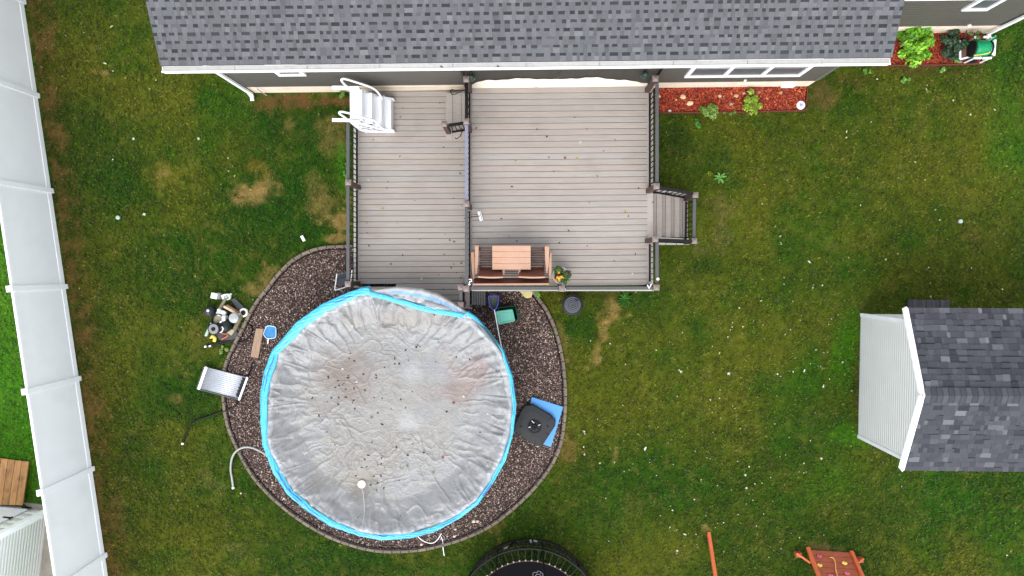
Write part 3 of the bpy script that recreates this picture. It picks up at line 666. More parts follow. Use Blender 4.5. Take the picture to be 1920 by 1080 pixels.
# stairs on the right side
mb = MB(); zt = [ZU-.18*(i+1) for i in range(4)]; xs = [(1224, 1238), (1240.5, 1254.5), (1257.5, 1271.5), (1273.5, 1288)]
Y0s, Y1s = 363, 443
x_ = P(1223.5, 400, ZU).x
for i in range(4):
    for j in range(2):
        mb.col = S(176, 166, 158, .68 if j else .63); xa = x_+i*.262+j*.137-.0  # inner board of each tread gets a darker colour for shade
        z = zt[i]; ya = P(1250, Y0s, z).y; yb = P(1250, Y1s+2, z).y
        mb.box((xa+.0655, (ya+yb)/2, z-.0125), (.127, ya-yb, .025))
    mb.col = S(120, 112, 106); mb.box((x_+i*.262-.012, (ya+yb)/2, z+.07), (.016, ya-yb-.02, .145))
for yy in (Y0s-1, Y1s+6):
    ys = P(1250, yy, .4).y; mb.col = S(196, 190, 182)
    mb.add([(x_, ys, .62), (x_+1.08, ys, 0.02), (x_+1.08, ys, .16), (x_+.95, ys, .2), (x_, ys, ZU-.02), (x_, ys+.035, .62), (x_+1.08, ys+.035, .02), (x_+1.08, ys+.035, .16), (x_+.95, ys+.035, .2), (x_, ys+.035, ZU-.02)],
           [(0, 1, 2, 3, 4), (9, 8, 7, 6, 5)]+[(i, i+5, (i+1) % 5+5, (i+1) % 5) for i in range(5)])
mb.build('stairs', M_deck, deck)
post(1284, 374, .1, 1.02, z0=0); post(1283, 455, .1, .98, z0=0)
rail((1220, 360), (1281, 371), ZU, RH, M_black, zb=.32, n=7, single=False); rail((1219, 453), (1280, 455), ZU, RH-.05, M_black, zb=.3, n=6, single=False)
rail((1285, 379), (1284, 450), .12, .9, M_rail, n=8)
mb = MB(); q = P(1262, 453, .5); mb.col = S(190, 184, 176)
for i, (a, b) in enumerate(((1229, 1248), (1249, 1268), (1269, 1292))): plank(mb, (a, 456.5), (b, 456.5), .07, .56-.16*i, .03, (190-4*i, 184, 176))
mb.build('stair_skirt', M_deck, deck)
tag(REST.build('balusters', M_black, deck), kind='stuff')
# bits on the rails
mb = MB(); c = P(1218, 522, ZU+.0); mb.lathe((c.x, c.y, ZU+.96), [(.03, 0), (.034, .01), (.03, .02)], 16); tag(mb.build('rail_light', M_vinylb), 'small round white light on the right deck rail near the corner', 'light')
mb = MB(); mb.tube([P(1214, 534, 1.9), P(1217, 541, 1.88), P(1221, 533, 1.9)], .012, 6); tag(mb.build('hook', M_vinylb), 'white v shaped hook on the lower right deck corner post', 'hook')
mb = MB(); mb.tube([P(878, 533, 1.9), P(881, 534, 1.9), P(880, 529, 1.91), P(884, 527, 1.91), P(883, 523.5, 1.9), P(879.5, 524.5, 1.9)], .011, 6, 5); tag(mb.build('hook', M_vinylb), 'white s shaped hook on the deck post beside the red brown bench', 'hook')
mb = MB(); c = P(1203, 540.5, ZU); mb.lathe((c.x, c.y, ZU-.003), [(.028, 0), (.03, .03), (.02, .045)], 14); tag(mb.build('cap_light', M_blackp), 'small round dark cap on the ledge near the right deck corner', 'cap')

# ---------------------------------------------------------------- pool with its cover
RIM = [(440, 40), (370, 63), (270, 108), (165, 182), (65, 300), (34, 385), (20, 470), (20, 580), (30, 680), (72, 790), (132, 880), (210, 945), (300, 1005), (420, 1045),
       (510, 1062), (620, 1055), (720, 1030), (830, 970), (900, 915), (960, 830), (1010, 740), (1040, 630), (1052, 520), (1035, 400), (1000, 300), (945, 228), (893, 165), (840, 128), (720, 84), (620, 55), (530, 42)]
RIM = [(480+x/2.16, 520+y/2.16) for x, y in RIM]; ZP = 1.28
RW = [P(x, y, ZP) for x, y in RIM]; PC = P(727, 776, ZP)
ang = np.array([math.atan2(p.y-PC.y, p.x-PC.x) for p in RW]); rad = np.array([math.hypot(p.x-PC.x, p.y-PC.y) for p in RW])
o_ = np.argsort(ang); ang = ang[o_]; rad = rad[o_]
def rim_r(a):
    """straight chords between the traced corners"""
    a = (a+np.pi) % (2*np.pi)-np.pi
    A_ = np.concatenate([[ang[-1]-2*np.pi], ang, [ang[0]+2*np.pi]]); R2 = np.concatenate([[rad[-1]], rad, [rad[0]]])
    i = np.clip(np.searchsorted(A_, a)-1, 0, len(A_)-2); a0, a1, r0, r1 = A_[i], A_[i+1], R2[i], R2[i+1]
    x0, y0, x1, y1 = r0*np.cos(a0), r0*np.sin(a0), r1*np.cos(a1), r1*np.sin(a1)
    ex, ey = x1-x0, y1-y0; cx, cy = np.cos(a), np.sin(a)
    return (x0*ey-y0*ex)/(cx*ey-cy*ex)
pool = thing('pool', (PC.x, PC.y, 0), 'round above ground pool with its wall standing in the gravel bed', 'pool')
mb = MB(); nA = 96; prof = []
vs_ = []; 
for z in (.0, ZP-.1):
    for i in range(nA):
        a = 2*math.pi*i/nA; r = float(rim_r(np.array([a]))[0])-.13; vs_.append((PC.x+r*math.cos(a), PC.y+r*math.sin(a), z))
mb.add(vs_, [(i, (i+1) % nA, (i+1) % nA+nA, i+nA) for i in range(nA)]); mb.build('pool_wall', mat('pool_wall_blue_grey', S(96, 120, 138), .5, var=.1), pool)
cover = thing('pool_cover', (PC.x, PC.y, ZP), 'crinkled silver grey winter cover stretched over the round pool', 'pool cover')
nR, nT = 330, 1050
tt = np.linspace(0, 2*np.pi, nT, endpoint=False); rr = np.linspace(0, 1, nR)**.9
T_, R2_ = np.meshgrid(tt, rr, indexing='ij'); RR = rim_r(T_); rm = R2_*RR; xx = rm*np.cos(T_); yy = rm*np.sin(T_)
def ridged(x, y, s): 
    n = fbm(x, y, 2, s); return 1-np.abs(n-.5)*5
wx = (fbm(xx*1.4, yy*1.4, 3, 200)-.5)*1.4; wy = (fbm(xx*1.4+9, yy*1.4+4, 3, 210)-.5)*1.4
sinkR = .80+.05*(fbm(np.cos(T_)*2+5, np.sin(T_)*2+5, 3, 220)-.5)*2
q = np.clip((R2_-sinkR+.10)/(1.10-sinkR), 0, 1); q = q*q*(3-2*q)*.6+q*.4
zz = -.27+.25*q+.04*np.clip((R2_-.55)/.3, 0, 1)
# radial tension folds near the rim, each fold a ridge that dies towards the middle
fold = np.zeros_like(zz); rf = random.Random(5)
for k in range(105):
    a0 = rf.uniform(0, 2*math.pi); wdt = rf.choice((rf.uniform(.006, .016), rf.uniform(.014, .036))); bend = rf.uniform(-.32, .32); r0 = rf.uniform(.68, .93); amp = rf.uniform(.012, .045)
    da = (T_-a0-bend*(R2_-1)+np.pi) % (2*np.pi)-np.pi
    prof_ = np.exp(-(da/wdt)**2)-.45*np.exp(-((da-wdt*1.3)/(wdt*.9))**2)
    fold += amp*prof_*np.clip((R2_-r0)/.14, 0, 1)*np.clip((1.0-R2_)/.03, .25, 1)
big = (fbm(T_*4.2+wx*1.2, R2_*5+2, 4, 230)-.5)
edge_ = np.clip((.975-R2_)/.05, 0, 1); zz = zz+fold*.95*edge_+big*.24*np.clip((R2_-.72)/.15, 0, 1)*np.clip((1-R2_)/.06, 0, 1)
# small crinkles everywhere, stronger in some places
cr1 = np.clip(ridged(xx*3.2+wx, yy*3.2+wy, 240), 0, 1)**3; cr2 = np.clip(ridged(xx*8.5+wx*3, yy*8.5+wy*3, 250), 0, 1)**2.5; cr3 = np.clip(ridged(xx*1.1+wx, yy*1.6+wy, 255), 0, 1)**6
msk = np.clip(fbm(xx*.9+4, yy*.9+1, 3, 260)*2.2-.6, 0, 1)
cr4 = np.clip(ridged(T_*9+wx*1.2, R2_*4+wy, 280), 0, 1)**2*np.clip((R2_-.55)/.2, 0, 1)*np.clip((.97-R2_)/.05, 0, 1)
cr5 = np.clip(ridged(xx*13+wx*4, yy*13+wy*4, 290), 0, 1)**2
zz = zz+((cr1*.009+cr2*.0055+cr3*.014+cr5*.0022)*(.2+.9*msk))*np.clip((.99-R2_)/.04, 0, 1)+cr4*.03+(fbm(xx*16, yy*16, 2, 270)-.5)*.004
def bump_at(px, py, r, h):
    p = P(px, py, ZP-.2)-PC; return h*np.exp(-((xx-p.x)**2+(yy-p.y)**2)/r**2)
puddle = np.clip(bump_at(772, 702, .30, 1)*1.6+bump_at(764, 790, .34, 1)*1.3+(fbm(xx*3, yy*3, 3, 271)-.5)*1.2-.35, 0, 1)
crk = (cr1*.009+cr2*.008+cr3*.008+cr5*.005)*(.2+.9*msk); zz = zz-crk*puddle*.9
zz += bump_at(676, 910, .25, -.05)
zz = np.where(R2_ > .97, np.minimum(zz, .0), zz); zz = np.where(R2_ > .985, zz-(R2_-.985)*4, zz)
# stains: brown silt, rusty red patch (the cover's own colour); sky reflection painted pale on the puddles
base = np.array(S(178, 181, 185)); cl = np.ones(zz.shape+(3,))*base
def stain(px, py, rx, ry, c, s, ns=1.4, sd_=300):
    global cl
    p = P(px, py, ZP-.25)-PC; d = np.sqrt(((xx-p.x)/rx)**2+((yy-p.y)/ry)**2)
    e = np.clip(1.2-d+(fbm(xx*2.2, yy*2.2, 4, sd_)-.5)*ns, 0, 1); e = (e*e*(3-2*e)*s)[..., None]; cl = cl*(1-e)+np.array(S(*c))*e
stain(720, 770, 2.3, 2.3, (174, 170, 162), .6); stain(650, 705, 1.05, .85, (152, 134, 124), .7, sd_=301); stain(870, 700, .65, .75, (166, 138, 130), .6, sd_=302)
stain(690, 870, 1.5, .9, (160, 152, 138), .5, sd_=303); stain(680, 905, .5, .4, (140, 132, 114), .6, sd_=304); stain(740, 600, 1.6, .35, (158, 148, 138), .5, sd_=305); stain(855, 740, .7, .35, (160, 140, 132), .5, sd_=306)
stain(640, 690, .5, .3, (142, 130, 120), .4, 2.2, 307); stain(900, 690, .3, .5, (168, 120, 112), .4, 2., 308)
pl = puddle[..., None]; cl = cl*(1-pl*.6)+np.array(S(210, 213, 218))*pl*.6
cl *= (1-.14*(fbm(xx*9+wx*3, yy*9+wy*3, 3, 309)[..., None]-.5)*2)
cl *= (1-.12*np.clip(cr1-.2, 0, 1)*(.4+msk))[..., None]  # colour darkened along the crinkle lines
V = np.stack([xx+PC.x, yy+PC.y, zz+ZP], -1).reshape(-1, 3); idx = np.arange(nT*nR).reshape(nT, nR); i2 = np.roll(idx, -1, 0)
Fq = np.stack([idx[:, :-1], idx[:, 1:], i2[:, 1:], i2[:, :-1]], -1).reshape(-1, 4)
M_cover = mat('silver_tarpaulin', (1, 1, 1), .34, attr=True, var=.06, vscale=5, bump=.4, bscale=26, spec=.6)
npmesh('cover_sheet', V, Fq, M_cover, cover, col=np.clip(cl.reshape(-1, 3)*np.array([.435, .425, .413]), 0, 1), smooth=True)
def cover_z(x, y):
    a = math.atan2(y-PC.y, x-PC.x) % (2*math.pi); r = math.hypot(x-PC.x, y-PC.y)/float(rim_r(np.array([a]))[0]); i = int(a/(2*math.pi)*nT) % nT; j = min(nR-1, int(min(r, 1)**(1/.9)*(nR-1)))
    return float(zz[i, j])+ZP
# blue stretch film round the rim: width varies, on the deck side it runs inside a grey flap
a0g, a1g = math.atan2(*(lambda p: (p.y-PC.y, p.x-PC.x))(P(893, 597, ZP))), math.atan2(*(lambda p: (p.y-PC.y, p.x-PC.x))(P(940, 655, ZP)))
def wrapw(dg): return float(np.interp(dg, [0, 35, 60, 95, 125, 150, 200, 250, 300, 340, 360], [.08, .08, .14, .2, .22, .2, .16, .15, .12, .09, .08]))
nF, nW = 720, 15; V = []; Fc = []; cc = []
rf = np.random.default_rng(4)
for i in range(nF):
    a = 2*math.pi*i/nF; r = float(rim_r(np.array([a]))[0]); dx, dy = math.cos(a), math.sin(a)
    dg = math.degrees(a) % 360
    wdt = wrapw(dg)
    wdt *= .85+.4*float(vnoise(np.array([dg*.12]), np.array([3.]), 8)[0])
    inn = 0.
    if 52 < dg < 98:
        wdt = .14; inn = .10+.0*dg; t_ = (dg-52)/46; inn = .10+.16*math.sin(math.pi*t_)
    if 35 < dg <= 52: wdt = .13*max(0.12, (dg-40)/12) if dg > 41.5 else .004
    if dg <= 35 and dg > 24: wdt = max(.004, (35-dg)/11*.08)
    for k in range(nW):
        u_ = k/(nW-1); rr_ = r+.02-inn-wdt*u_
        z = ZP+.035*math.sin(math.pi*u_)**.6-.035*(u_ < .01)*3+.008*float(vnoise(np.array([u_*9.]), np.array([dg*.5+2*math.sin(dg*.2)]), 12)[0])+.006*math.sin(dg*1.3+u_*20)
        if k in (0,): z -= .10
        z += .012+(.02 if inn else 0)
        V.append((PC.x+rr_*dx, PC.y+rr_*dy, z))
        n_ = float(vnoise(np.array([u_*7.+dg*.02]), np.array([dg*.09]), 14)[0]); c = np.array(S(20, 176, 226))*(1-n_)+np.array(S(96, 222, 244))*n_
        if n_ < .2: c = np.array(S(8, 120, 190))
        cc.append(c*.68)
for i in range(nF):
    for k in range(nW-1): a = i*nW+k; b = ((i+1) % nF)*nW+k; Fc.append((a, a+1, b+1, b))
npmesh('rim_wrap', np.array(V), np.array(Fc), mat('blue_stretch_film', (1, 1, 1), .3, attr=True, var=.18, vscale=9, bump=.6, bscale=18, spec=.6), cover, col=np.array(cc), smooth=True)
# inner pale hem beside the wrap
V = []; Fc = []; cc = []
for i in range(nF):
    a = 2*math.pi*i/nF; r = float(rim_r(np.array([a]))[0]); dx, dy = math.cos(a), math.sin(a); n_ = float(vnoise(np.array([i*.45]), np.array([1.]), 77)[0]); n2_ = float(vnoise(np.array([i*.12]), np.array([5.]), 78)[0])
    dg = math.degrees(a) % 360; w0 = wrapw(dg)*.85; w1 = w0+.07+.09*n2_
    for k in range(7):
        u_ = k/6; rr_ = r-w0-(w1-w0+.03*n_)*u_; x, y = PC.x+rr_*dx, PC.y+rr_*dy
        V.append((x, y, cover_z(x, y)+.008+.012*math.sin(math.pi*u_)*(.4+n_)-.02*(k == 6))); cc.append(np.array(S(204, 208, 212))*(.8+.3*n_)*.44)
for i in range(nF):
    for k in range(6): a = i*7+k; b = ((i+1) % nF)*7+k; Fc.append((a, a+1, b+1, b))
npmesh('cover_hem', np.array(V), np.array(Fc), M_cover, cover, col=np.array(cc), smooth=True)
# flap lying on the deck edge
fl_px = [(686, 545), (745, 537), (790, 541), (822, 551), (848, 566), (866, 578), (885, 592), (860, 590), (800, 575), (740, 560), (700, 551)]
out_ = fl_px[:7]; inn_ = [(690, 556), (745, 560), (790, 571), (822, 580), (846, 588), (866, 594), (884, 600)]
V = []; Fc = []; cc = []; nU, nV = 90, 10
def lerp_path(pts, u):
    f = u*(len(pts)-1); i = min(int(f), len(pts)-2); t = f-i; return pts[i][0]*(1-t)+pts[i+1][0]*t, pts[i][1]*(1-t)+pts[i+1][1]*t
for i in range(nU+1):
    a = lerp_path(out_, i/nU); b = lerp_path(inn_, i/nU)
    for k in range(nV+1):
        v_ = k/nV; z = ZP+.02-.0*v_; p = P(a[0]*(1-v_)+b[0]*v_, a[1]*(1-v_)+b[1]*v_, ZP)
        n_ = float(vnoise(np.array([i*.5+v_*2]), np.array([v_*3+i*.1]), 31)[0]); zz_ = ZP+.0+.035*n_-(.10 if k == 0 else .0)-(.03 if k == nV else 0)
        V.append((p.x, p.y, zz_)); c = np.array(S(206, 206, 208))*(.8+.25*n_)*.55
        if abs(v_-.45) < .14 and i > 10: c = c*.4+np.array(S(40, 150, 215))*.6
        cc.append(c)
for i in range(nU):
    for k in range(nV): a = i*(nV+1)+k; Fc.append((a, a+nV+1, a+nV+2, a+1))
npmesh('deck_side_flap', np.array(V), np.array(Fc), M_cover, cover, col=np.array(cc), smooth=True)
# cover pump with its white cord
p = P(676.5, 910, ZP-.18); z = cover_z(p.x, p.y)
pm = thing('cover_pump', (p.x, p.y, z), 'round white submersible pump with cord on the pool cover', 'pump')
M_cream = mat('cream_plastic', S(236, 232, 218), .4, var=.05)
mb = MB(); mb.lathe((p.x, p.y, z+.0), [(.085, .0), (.1, .012), (.1, .05), (.088, .065), (.04, .07), (.036, .09), (.01, .095)], 32); mb.build('pump_body', M_cream, pm, smooth=True)
mb = MB(); pts_ = [P(680, 918, 1.14), P(682, 935, 1.14), P(683.5, 960, 1.15), P(682, 985, 1.2), P(682, 1002, 1.3), P(682, 1009, 1.27)]
pts_ = spline(pts_, 8); pts_ = [Vector((q.x, q.y, max(q.z, cover_z(q.x, q.y)+.012))) for q in pts_]; mb.tube(pts_, .0075, 6); mb.build('cord', mat('pale_grey_cord', S(196, 196, 194, .7), .5), pm)

# ---------------------------------------------------------------- leaves (real maple-like shapes)
def leaf_mesh(name, kind, seed):
    r = random.Random(seed)
    if kind == 'maple':
        out = []
        for i, (an, ra) in enumerate(((-90, .25), (-60, .5), (-35, .42), (-10, .85), (12, .45), (38, 1.0), (62, .5), (90, 1.15), (118, .5), (142, 1.0), (168, .45), (190, .85), (215, .42), (240, .5))):
            out.append((math.cos(R_(an))*ra*r.uniform(.8, 1.2), math.sin(R_(an))*ra*r.uniform(.8, 1.2)))
        cen = (0, .2)
    else:
        out = [(math.cos(a)*.4*r.uniform(.8, 1.2), math.sin(a)*1.*r.uniform(.85, 1.1)) for a in [2*math.pi*i/10 for i in range(10)]]; cen = (0, 0)
    b = r.uniform(.2, .6); z = lambda x, y: b*(x*x)*.5+.15*r.random()
    V = [(cen[0], cen[1], 0)]+[(x, y, z(x, y)) for x, y in out]; n = len(out)
    V += [(0, -1.1 if kind == 'maple' else -1.5, .1)]
    me = bpy.data.meshes.new(name); me.from_pydata(V, [], [(0, i+1, (i+1) % n+1) for i in range(n)]+[(1, n+1, n if kind == 'maple' else 2)]); return me
def mk_leaf(name, me, loc, s, rz, label, cat, group):
    o = bpy.data.objects.new(name, me); C.objects.link(o); o.location = loc; o.scale = (s, s, s); o.rotation_euler = (random.uniform(-.25, .25), random.uniform(-.25, .25), rz); tag(o, label, cat, group); return o
lm = {}
for key, c in (('brown', (62, 52, 46)), ('dark', (40, 36, 34)), ('white', (226, 228, 206)), ('pale', (196, 204, 140)), ('yellow', (176, 170, 60)), ('green', (110, 140, 60)), ('red', (150, 28, 40)), ('orange', (176, 92, 50))):
    m_ = mat('leaf_'+key, S(*c, .58), .7, var=.2, vscale=8)
    for k in range(2):
        for kind in ('maple', 'oval'):
            me = leaf_mesh('leaf', kind, len(lm)+50); me.materials.append(m_); lm[key, kind, k] = me
CL = [(606, 295), (655, 275), (650, 283), (663, 282), (740, 262), (559, 329), (580, 350), (615, 336), (561, 352), (519, 366), (727, 342), (810, 323), (866, 332), (485, 397), (483, 409), (435, 394), (381, 309), (378, 330), (395, 340), (350, 372), (370, 400), (355, 430), (347, 437), (290, 405), (320, 447), (335, 440), (330, 420), (372, 408), (395, 450), (405, 427), (361, 455), (362, 487), (333, 488), (330, 515), (390, 510), (398, 533), (392, 500), (285, 505), (305, 490), (253, 562), (265, 580), (225, 490), (438, 458), (476, 488), (507, 492), (587, 495), (632, 465), (605, 530), (545, 535), (490, 552), (510, 597), (770, 545), (725, 150),
      (470, 670), (317, 680), (285, 628), (634, 678), (568, 690), (452, 722), (507, 733), (491, 762), (506, 757), (448, 770), (427, 772), (521, 772), (440, 740), (578, 825), (477, 808), (505, 806), (490, 835), (489, 863), (465, 842), (515, 855), (403, 806), (586, 962), (420, 962), (680, 712), (910, 626), (614, 722)]
for x, y in CL:
    x += random.uniform(-2, 2); px, py = 480+x/2.16, 520+y/2.16; q = P(px, py, ZP-.22); q.z = cover_z(q.x, q.y)+.008
    mk_leaf('leaf', lm[random.choice(('brown', 'dark')), random.choice(('maple', 'oval')), random.randint(0, 1)], q, random.uniform(.02, .042), random.uniform(0, 6.3), 'small dark dead leaf lying on the grey pool cover', 'leaf', 'dead leaves on the pool cover')
for x, y, key, lab in ((800, 508, 'red', 'bright red leaf near the right side of the pool cover'), (757, 730, 'red', 'dull red leaf on the lower right of the pool cover'), (466, 569, 'green', 'green leaf near the middle of the pool cover'), (611, 766, 'green', 'green leaf on the lower middle of the pool cover, beside dark ones'), (718, 792, 'green', 'green leaf on the pool cover right below the dull red leaf'),
                   (391, 197, 'white', 'white leaf high on the pool cover near the deck'), (405, 425, 'white', 'white leaf among the dark leaves on the left of the cover'), (290, 258, 'white', 'white leaf at the upper left edge of the pool cover'), (840, 483, 'white', 'white leaf beside the bright red leaf on the cover'), (940, 550, 'white', 'white leaf at the far right of the pool cover'), (298, 660, 'pale', 'pale leaf at the lower left of the pool cover'), (350, 372, 'white', 'white leaf in the silt patch on the upper left of the cover')):
    q = P(480+x/2.16, 520+y/2.16, ZP-.22); q.z = cover_z(q.x, q.y)+.012; mk_leaf('leaf', lm[key, 'maple', 0], q, .045, random.uniform(0, 6), lab, 'leaf', None)
DL = [(750, 293), (728, 340), (725, 352), (778, 376), (850, 372), (866, 386), (744, 417), (717, 390), (688, 418), (688, 436), (834, 439), (843, 450), (852, 453), (788, 448), (755, 478), (733, 495), (851, 495), (846, 502), (865, 493), (856, 512), (867, 516), (864, 521), (823, 515), (833, 477), (832, 542), (692, 461), (756, 202), (751, 219), (700, 262), (832, 276), (862, 281), (825, 193), (865, 310), (863, 325),
      (1007, 242), (1100, 242), (1077, 220), (1025, 256), (1153, 262), (1132, 283), (903, 266), (1038, 321), (1005, 164), (1066, 432), (1049, 455), (969, 452), (955, 442), (1101, 461), (1197, 353), (1178, 405), (1191, 476), (1225, 379), (1152, 489), (893, 240), (1029, 295), (960, 350), (1105, 380), (940, 410), (1120, 330)]
for x, y in DL:
    z = ZL if x < 878 else ZU; q = P(x, y, z+.006); mk_leaf('leaf', lm[random.choice(('brown', 'dark', 'dark')), random.choice(('maple', 'oval')), random.randint(0, 1)], q, random.uniform(.016, .034), random.uniform(0, 6), 'tiny dark dry leaf on the lower deck boards' if x < 878 else 'tiny dark dry leaf on the upper deck boards', 'leaf', 'dry leaves on the lower deck' if x < 878 else 'dry leaves on the upper deck')
for x, y, key, lab in ((1088, 267, 'white', 'white leaf on the upper deck near its middle'), (1059, 296, 'red', 'red leaf on the upper deck, left of a yellow one'), (1082, 297, 'yellow', 'yellow leaf on the upper deck, right of the red one'), (967, 301, 'yellow', 'yellow leaf on the upper deck toward its left rail'), (1172, 397, 'yellow', 'yellow leaf on the upper deck near the side stairs'),
                   (1186, 514, 'white', 'white leaf on the upper deck near its lower right corner'), (691, 337, 'white', 'white leaf on the lower deck near the left rail'), (718, 390, 'yellow', 'yellow leaf on the lower deck left of its middle'), (888, 218, 'pale', 'pale leaf on the upper deck beside the small gate post'), (790, 523, 'white', 'white leaf on the lower deck near the pool edge'), (1026, 466, 'yellow', 'yellow leaf lying on the right arm of the red brown chair')):
    z = (ZL if x < 878 else ZU)+(.64 if x == 1026 else 0); q = P(x, y, z+.012); mk_leaf('leaf', lm[key, 'maple', 1], q, .042, random.uniform(0, 6), lab, 'leaf', None)
for x, y, l in ((828, 125, 'left of the two brown leaves lying on the white gutter above the deck'), (934, 124.5, 'right of the two brown leaves lying on the white gutter above the deck')):
    q = P(x, y, ZE+.02); mk_leaf('leaf', lm['brown', 'oval', 0], q, .035, 1., l, 'leaf', None)
# lawn leaves: most on the right lawn
KNOWN = [(209, 50), (157, 61), (197, 119), (212, 133), (235, 146), (259, 150), (106, 165), (250, 260), (372, 260), (270, 402), (436, 311), (306, 347), (149, 541), (598, 214), (531, 248), (440, 330), (474, 562), (272, 480), (345, 545), (366, 518), (1395, 205), (1509, 296), (1633, 229), (1737, 168), (1716, 304), (1738, 160), (1848, 160), (1433, 346), (1476, 338), (1429, 382), (1517, 469), (1517, 491), (1463, 443), (1465, 458), (1591, 483), (1535, 484), (1897, 477), (1683, 476), (1377, 511), (1524, 540), (1745, 556), (1661, 486), (1754, 393),
         (1427, 564), (1413, 602), (1470, 521), (1530, 656), (1487, 697), (1580, 679), (1473, 853), (1366, 701), (1349, 662), (1177, 645), (1210, 763), (1253, 830), (1276, 697), (1388, 804), (1210, 841), (1209, 841), (1540, 860), (1559, 598), (1384, 965), (1463, 1016), (1305, 1002), (1284, 1002), (1256, 989), (1257, 949), (1210, 840), (1096, 852), (1125, 868), (1152, 867), (1405, 770), (1508, 695), (1332, 750), (1336, 773), (1400, 915)]
rl = random.Random(21); n_l = 0
cand = list(KNOWN)
while len(cand) < 320:
    x = rl.uniform(90, 1915); y = rl.uniform(10, 1075)
    if rl.random() < .5: b_ = rl.choice(KNOWN); x, y = b_[0]+rl.gauss(0, 34), b_[1]+rl.gauss(0, 34)
    if not (60 < x < 1915 and 5 < y < 1075): continue
    dens = .9 if (x > 1250 and y > 600) else (.6 if x > 1080 and y > 500 else (.2 if x > 1230 else .09))
    if rl.random() > dens: continue
    if inpoly(np.array([x]), np.array([y]), [(30, -20), (70, 180), (118, 500), (212, 1080), (-100, 1080), (-100, -20)])[0]: continue
    w_ = P(x, y); bad = False
    for pl in NOGRASS: bad |= bool(inpoly(np.array([w_.x]), np.array([w_.y]), pl)[0])
    if bad or (280 < x < 1700 and y < 140) or (x > 1600 and 560 < y < 900) or (880 < x < 1110 and y > 1005) or (1490 < x < 1620 and y > 1030) or (x > 1660 and y < 125): continue
    cand.append((x, y))
rest = MB()
for i, (x, y) in enumerate(cand):
    q = P(x, y, .045); key = rl.choices(('white', 'pale', 'yellow', 'orange', 'green'), (5, 4, 1.5, .6, .6))[0]; s = rl.lognormvariate(-3.95, .32)*(1.45 if i < len(KNOWN) else 1)
    if i < 185:
        side = 'right lawn between the deck and the small shed' if x > 1060 else 'left lawn between the fence and the pool'
        mk_leaf('leaf', lm[key, rl.choice(('maple', 'oval')), rl.randint(0, 1)], q, s, rl.uniform(0, 6.3), 'small fallen leaf on the '+side, 'leaf', 'fallen leaves on the '+('right lawn' if x > 1060 else 'left lawn'))
    else:
        a = rl.uniform(0, 6.3); rest.poly([(q.x+math.cos(a+k*1.257)*s*rl.uniform(.4, 1), q.y+math.sin(a+k*1.257)*s*rl.uniform(.3, 1), q.z+rl.uniform(0, .012)) for k in range(5)])
tag(rest.build('leaf_litter', MATS['leaf_white'], loc=(0, 0, 0)), 'tiny pale scraps of fallen leaf strewn over the grass', 'leaf litter', kind='stuff')
# clover flecks (small pale specks) as part of the same idea on the left side
# ---------------------------------------------------------------- white fence
D = P(177, 878)-P(127, 537); D.z = 0; D.normalize(); FN = Vector((D.y, -D.x, 0)); FN = FN if FN.x > 0 else -FN      # FN points into our yard
FP0 = P(128, 537)
def FX(k, off=0., z=0.): return FP0+D*k-FN*(.065-off)+Vector((0, 0, z))
fence = thing('fence', FX(0), 'long tall white vinyl privacy fence running down the left edge', 'fence')
ks = []
for y in (180, 358, 537, 709, 878, 1040):
    x = 127+(y-537)*(177-127)/(878-537.); p = P(x, y); ks.append((p-FP0).dot(D))
step = (ks[-1]-ks[0])/5; ks = [ks[0]-2*step, ks[0]-step]+ks+[ks[-1]+step]
ks = [k+0. for k in ks]; HFn = 1.80
for i, k in enumerate(ks):
    mb = MB(); c = FX(k); an = math.atan2(D.y, D.x); mb.box(c+Vector((0, 0, (HFn+.06)/2)), (.127, .127, HFn+.06), an)
    po = mb.build('fence_post', M_vinyl, fence, bevel=.004)
    mb = MB(); mb.box(c+Vector((0, 0, HFn+.07)), (.15, .15, .03), an); s_ = .06; mb.lathe(c+Vector((0, 0, HFn+.085)), [(.095, 0), (.012, .05)], 4, Matrix.Rotation(an+math.pi/4, 3, 'Z')); mb.build('post_cap', M_vinylb, po)
    if i+1 < len(ks):
        a, b = k+.064, ks[i+1]-.064
        mb = MB(); n = 16
        for j in range(n):
            u0 = a+(b-a)*j/n; u1 = a+(b-a)*(j+1)/n
            mb.add([FX(u0+.002, .011, .14), FX(u1-.002, .011, .14), FX(u1-.002, .011, HFn-.04), FX(u0+.002, .011, HFn-.04), FX(u0, .0102, .14), FX(u0, .0102, HFn-.04), FX(u1, .0102, .14), FX(u1, .0102, HFn-.04),
                    FX(u0, -.011, .14), FX(u1, -.011, .14), FX(u1, -.011, HFn-.04), FX(u0, -.011, HFn-.04)], [(0, 1, 2, 3), (4, 0, 3, 5), (1, 6, 7, 2), (9, 8, 11, 10)])
        mb.build('fence_panel', M_vinyl, fence)
        for nm, z, h, wd in (('bottom_rail', .12, .14, .05), ('top_rail', HFn-.035, .09, .055)):
            mb = MB(); mb.beam(FX(a, 0, z), FX(b, 0, z), wd, h); mb.build(nm, M_vinylb, fence, bevel=.004)
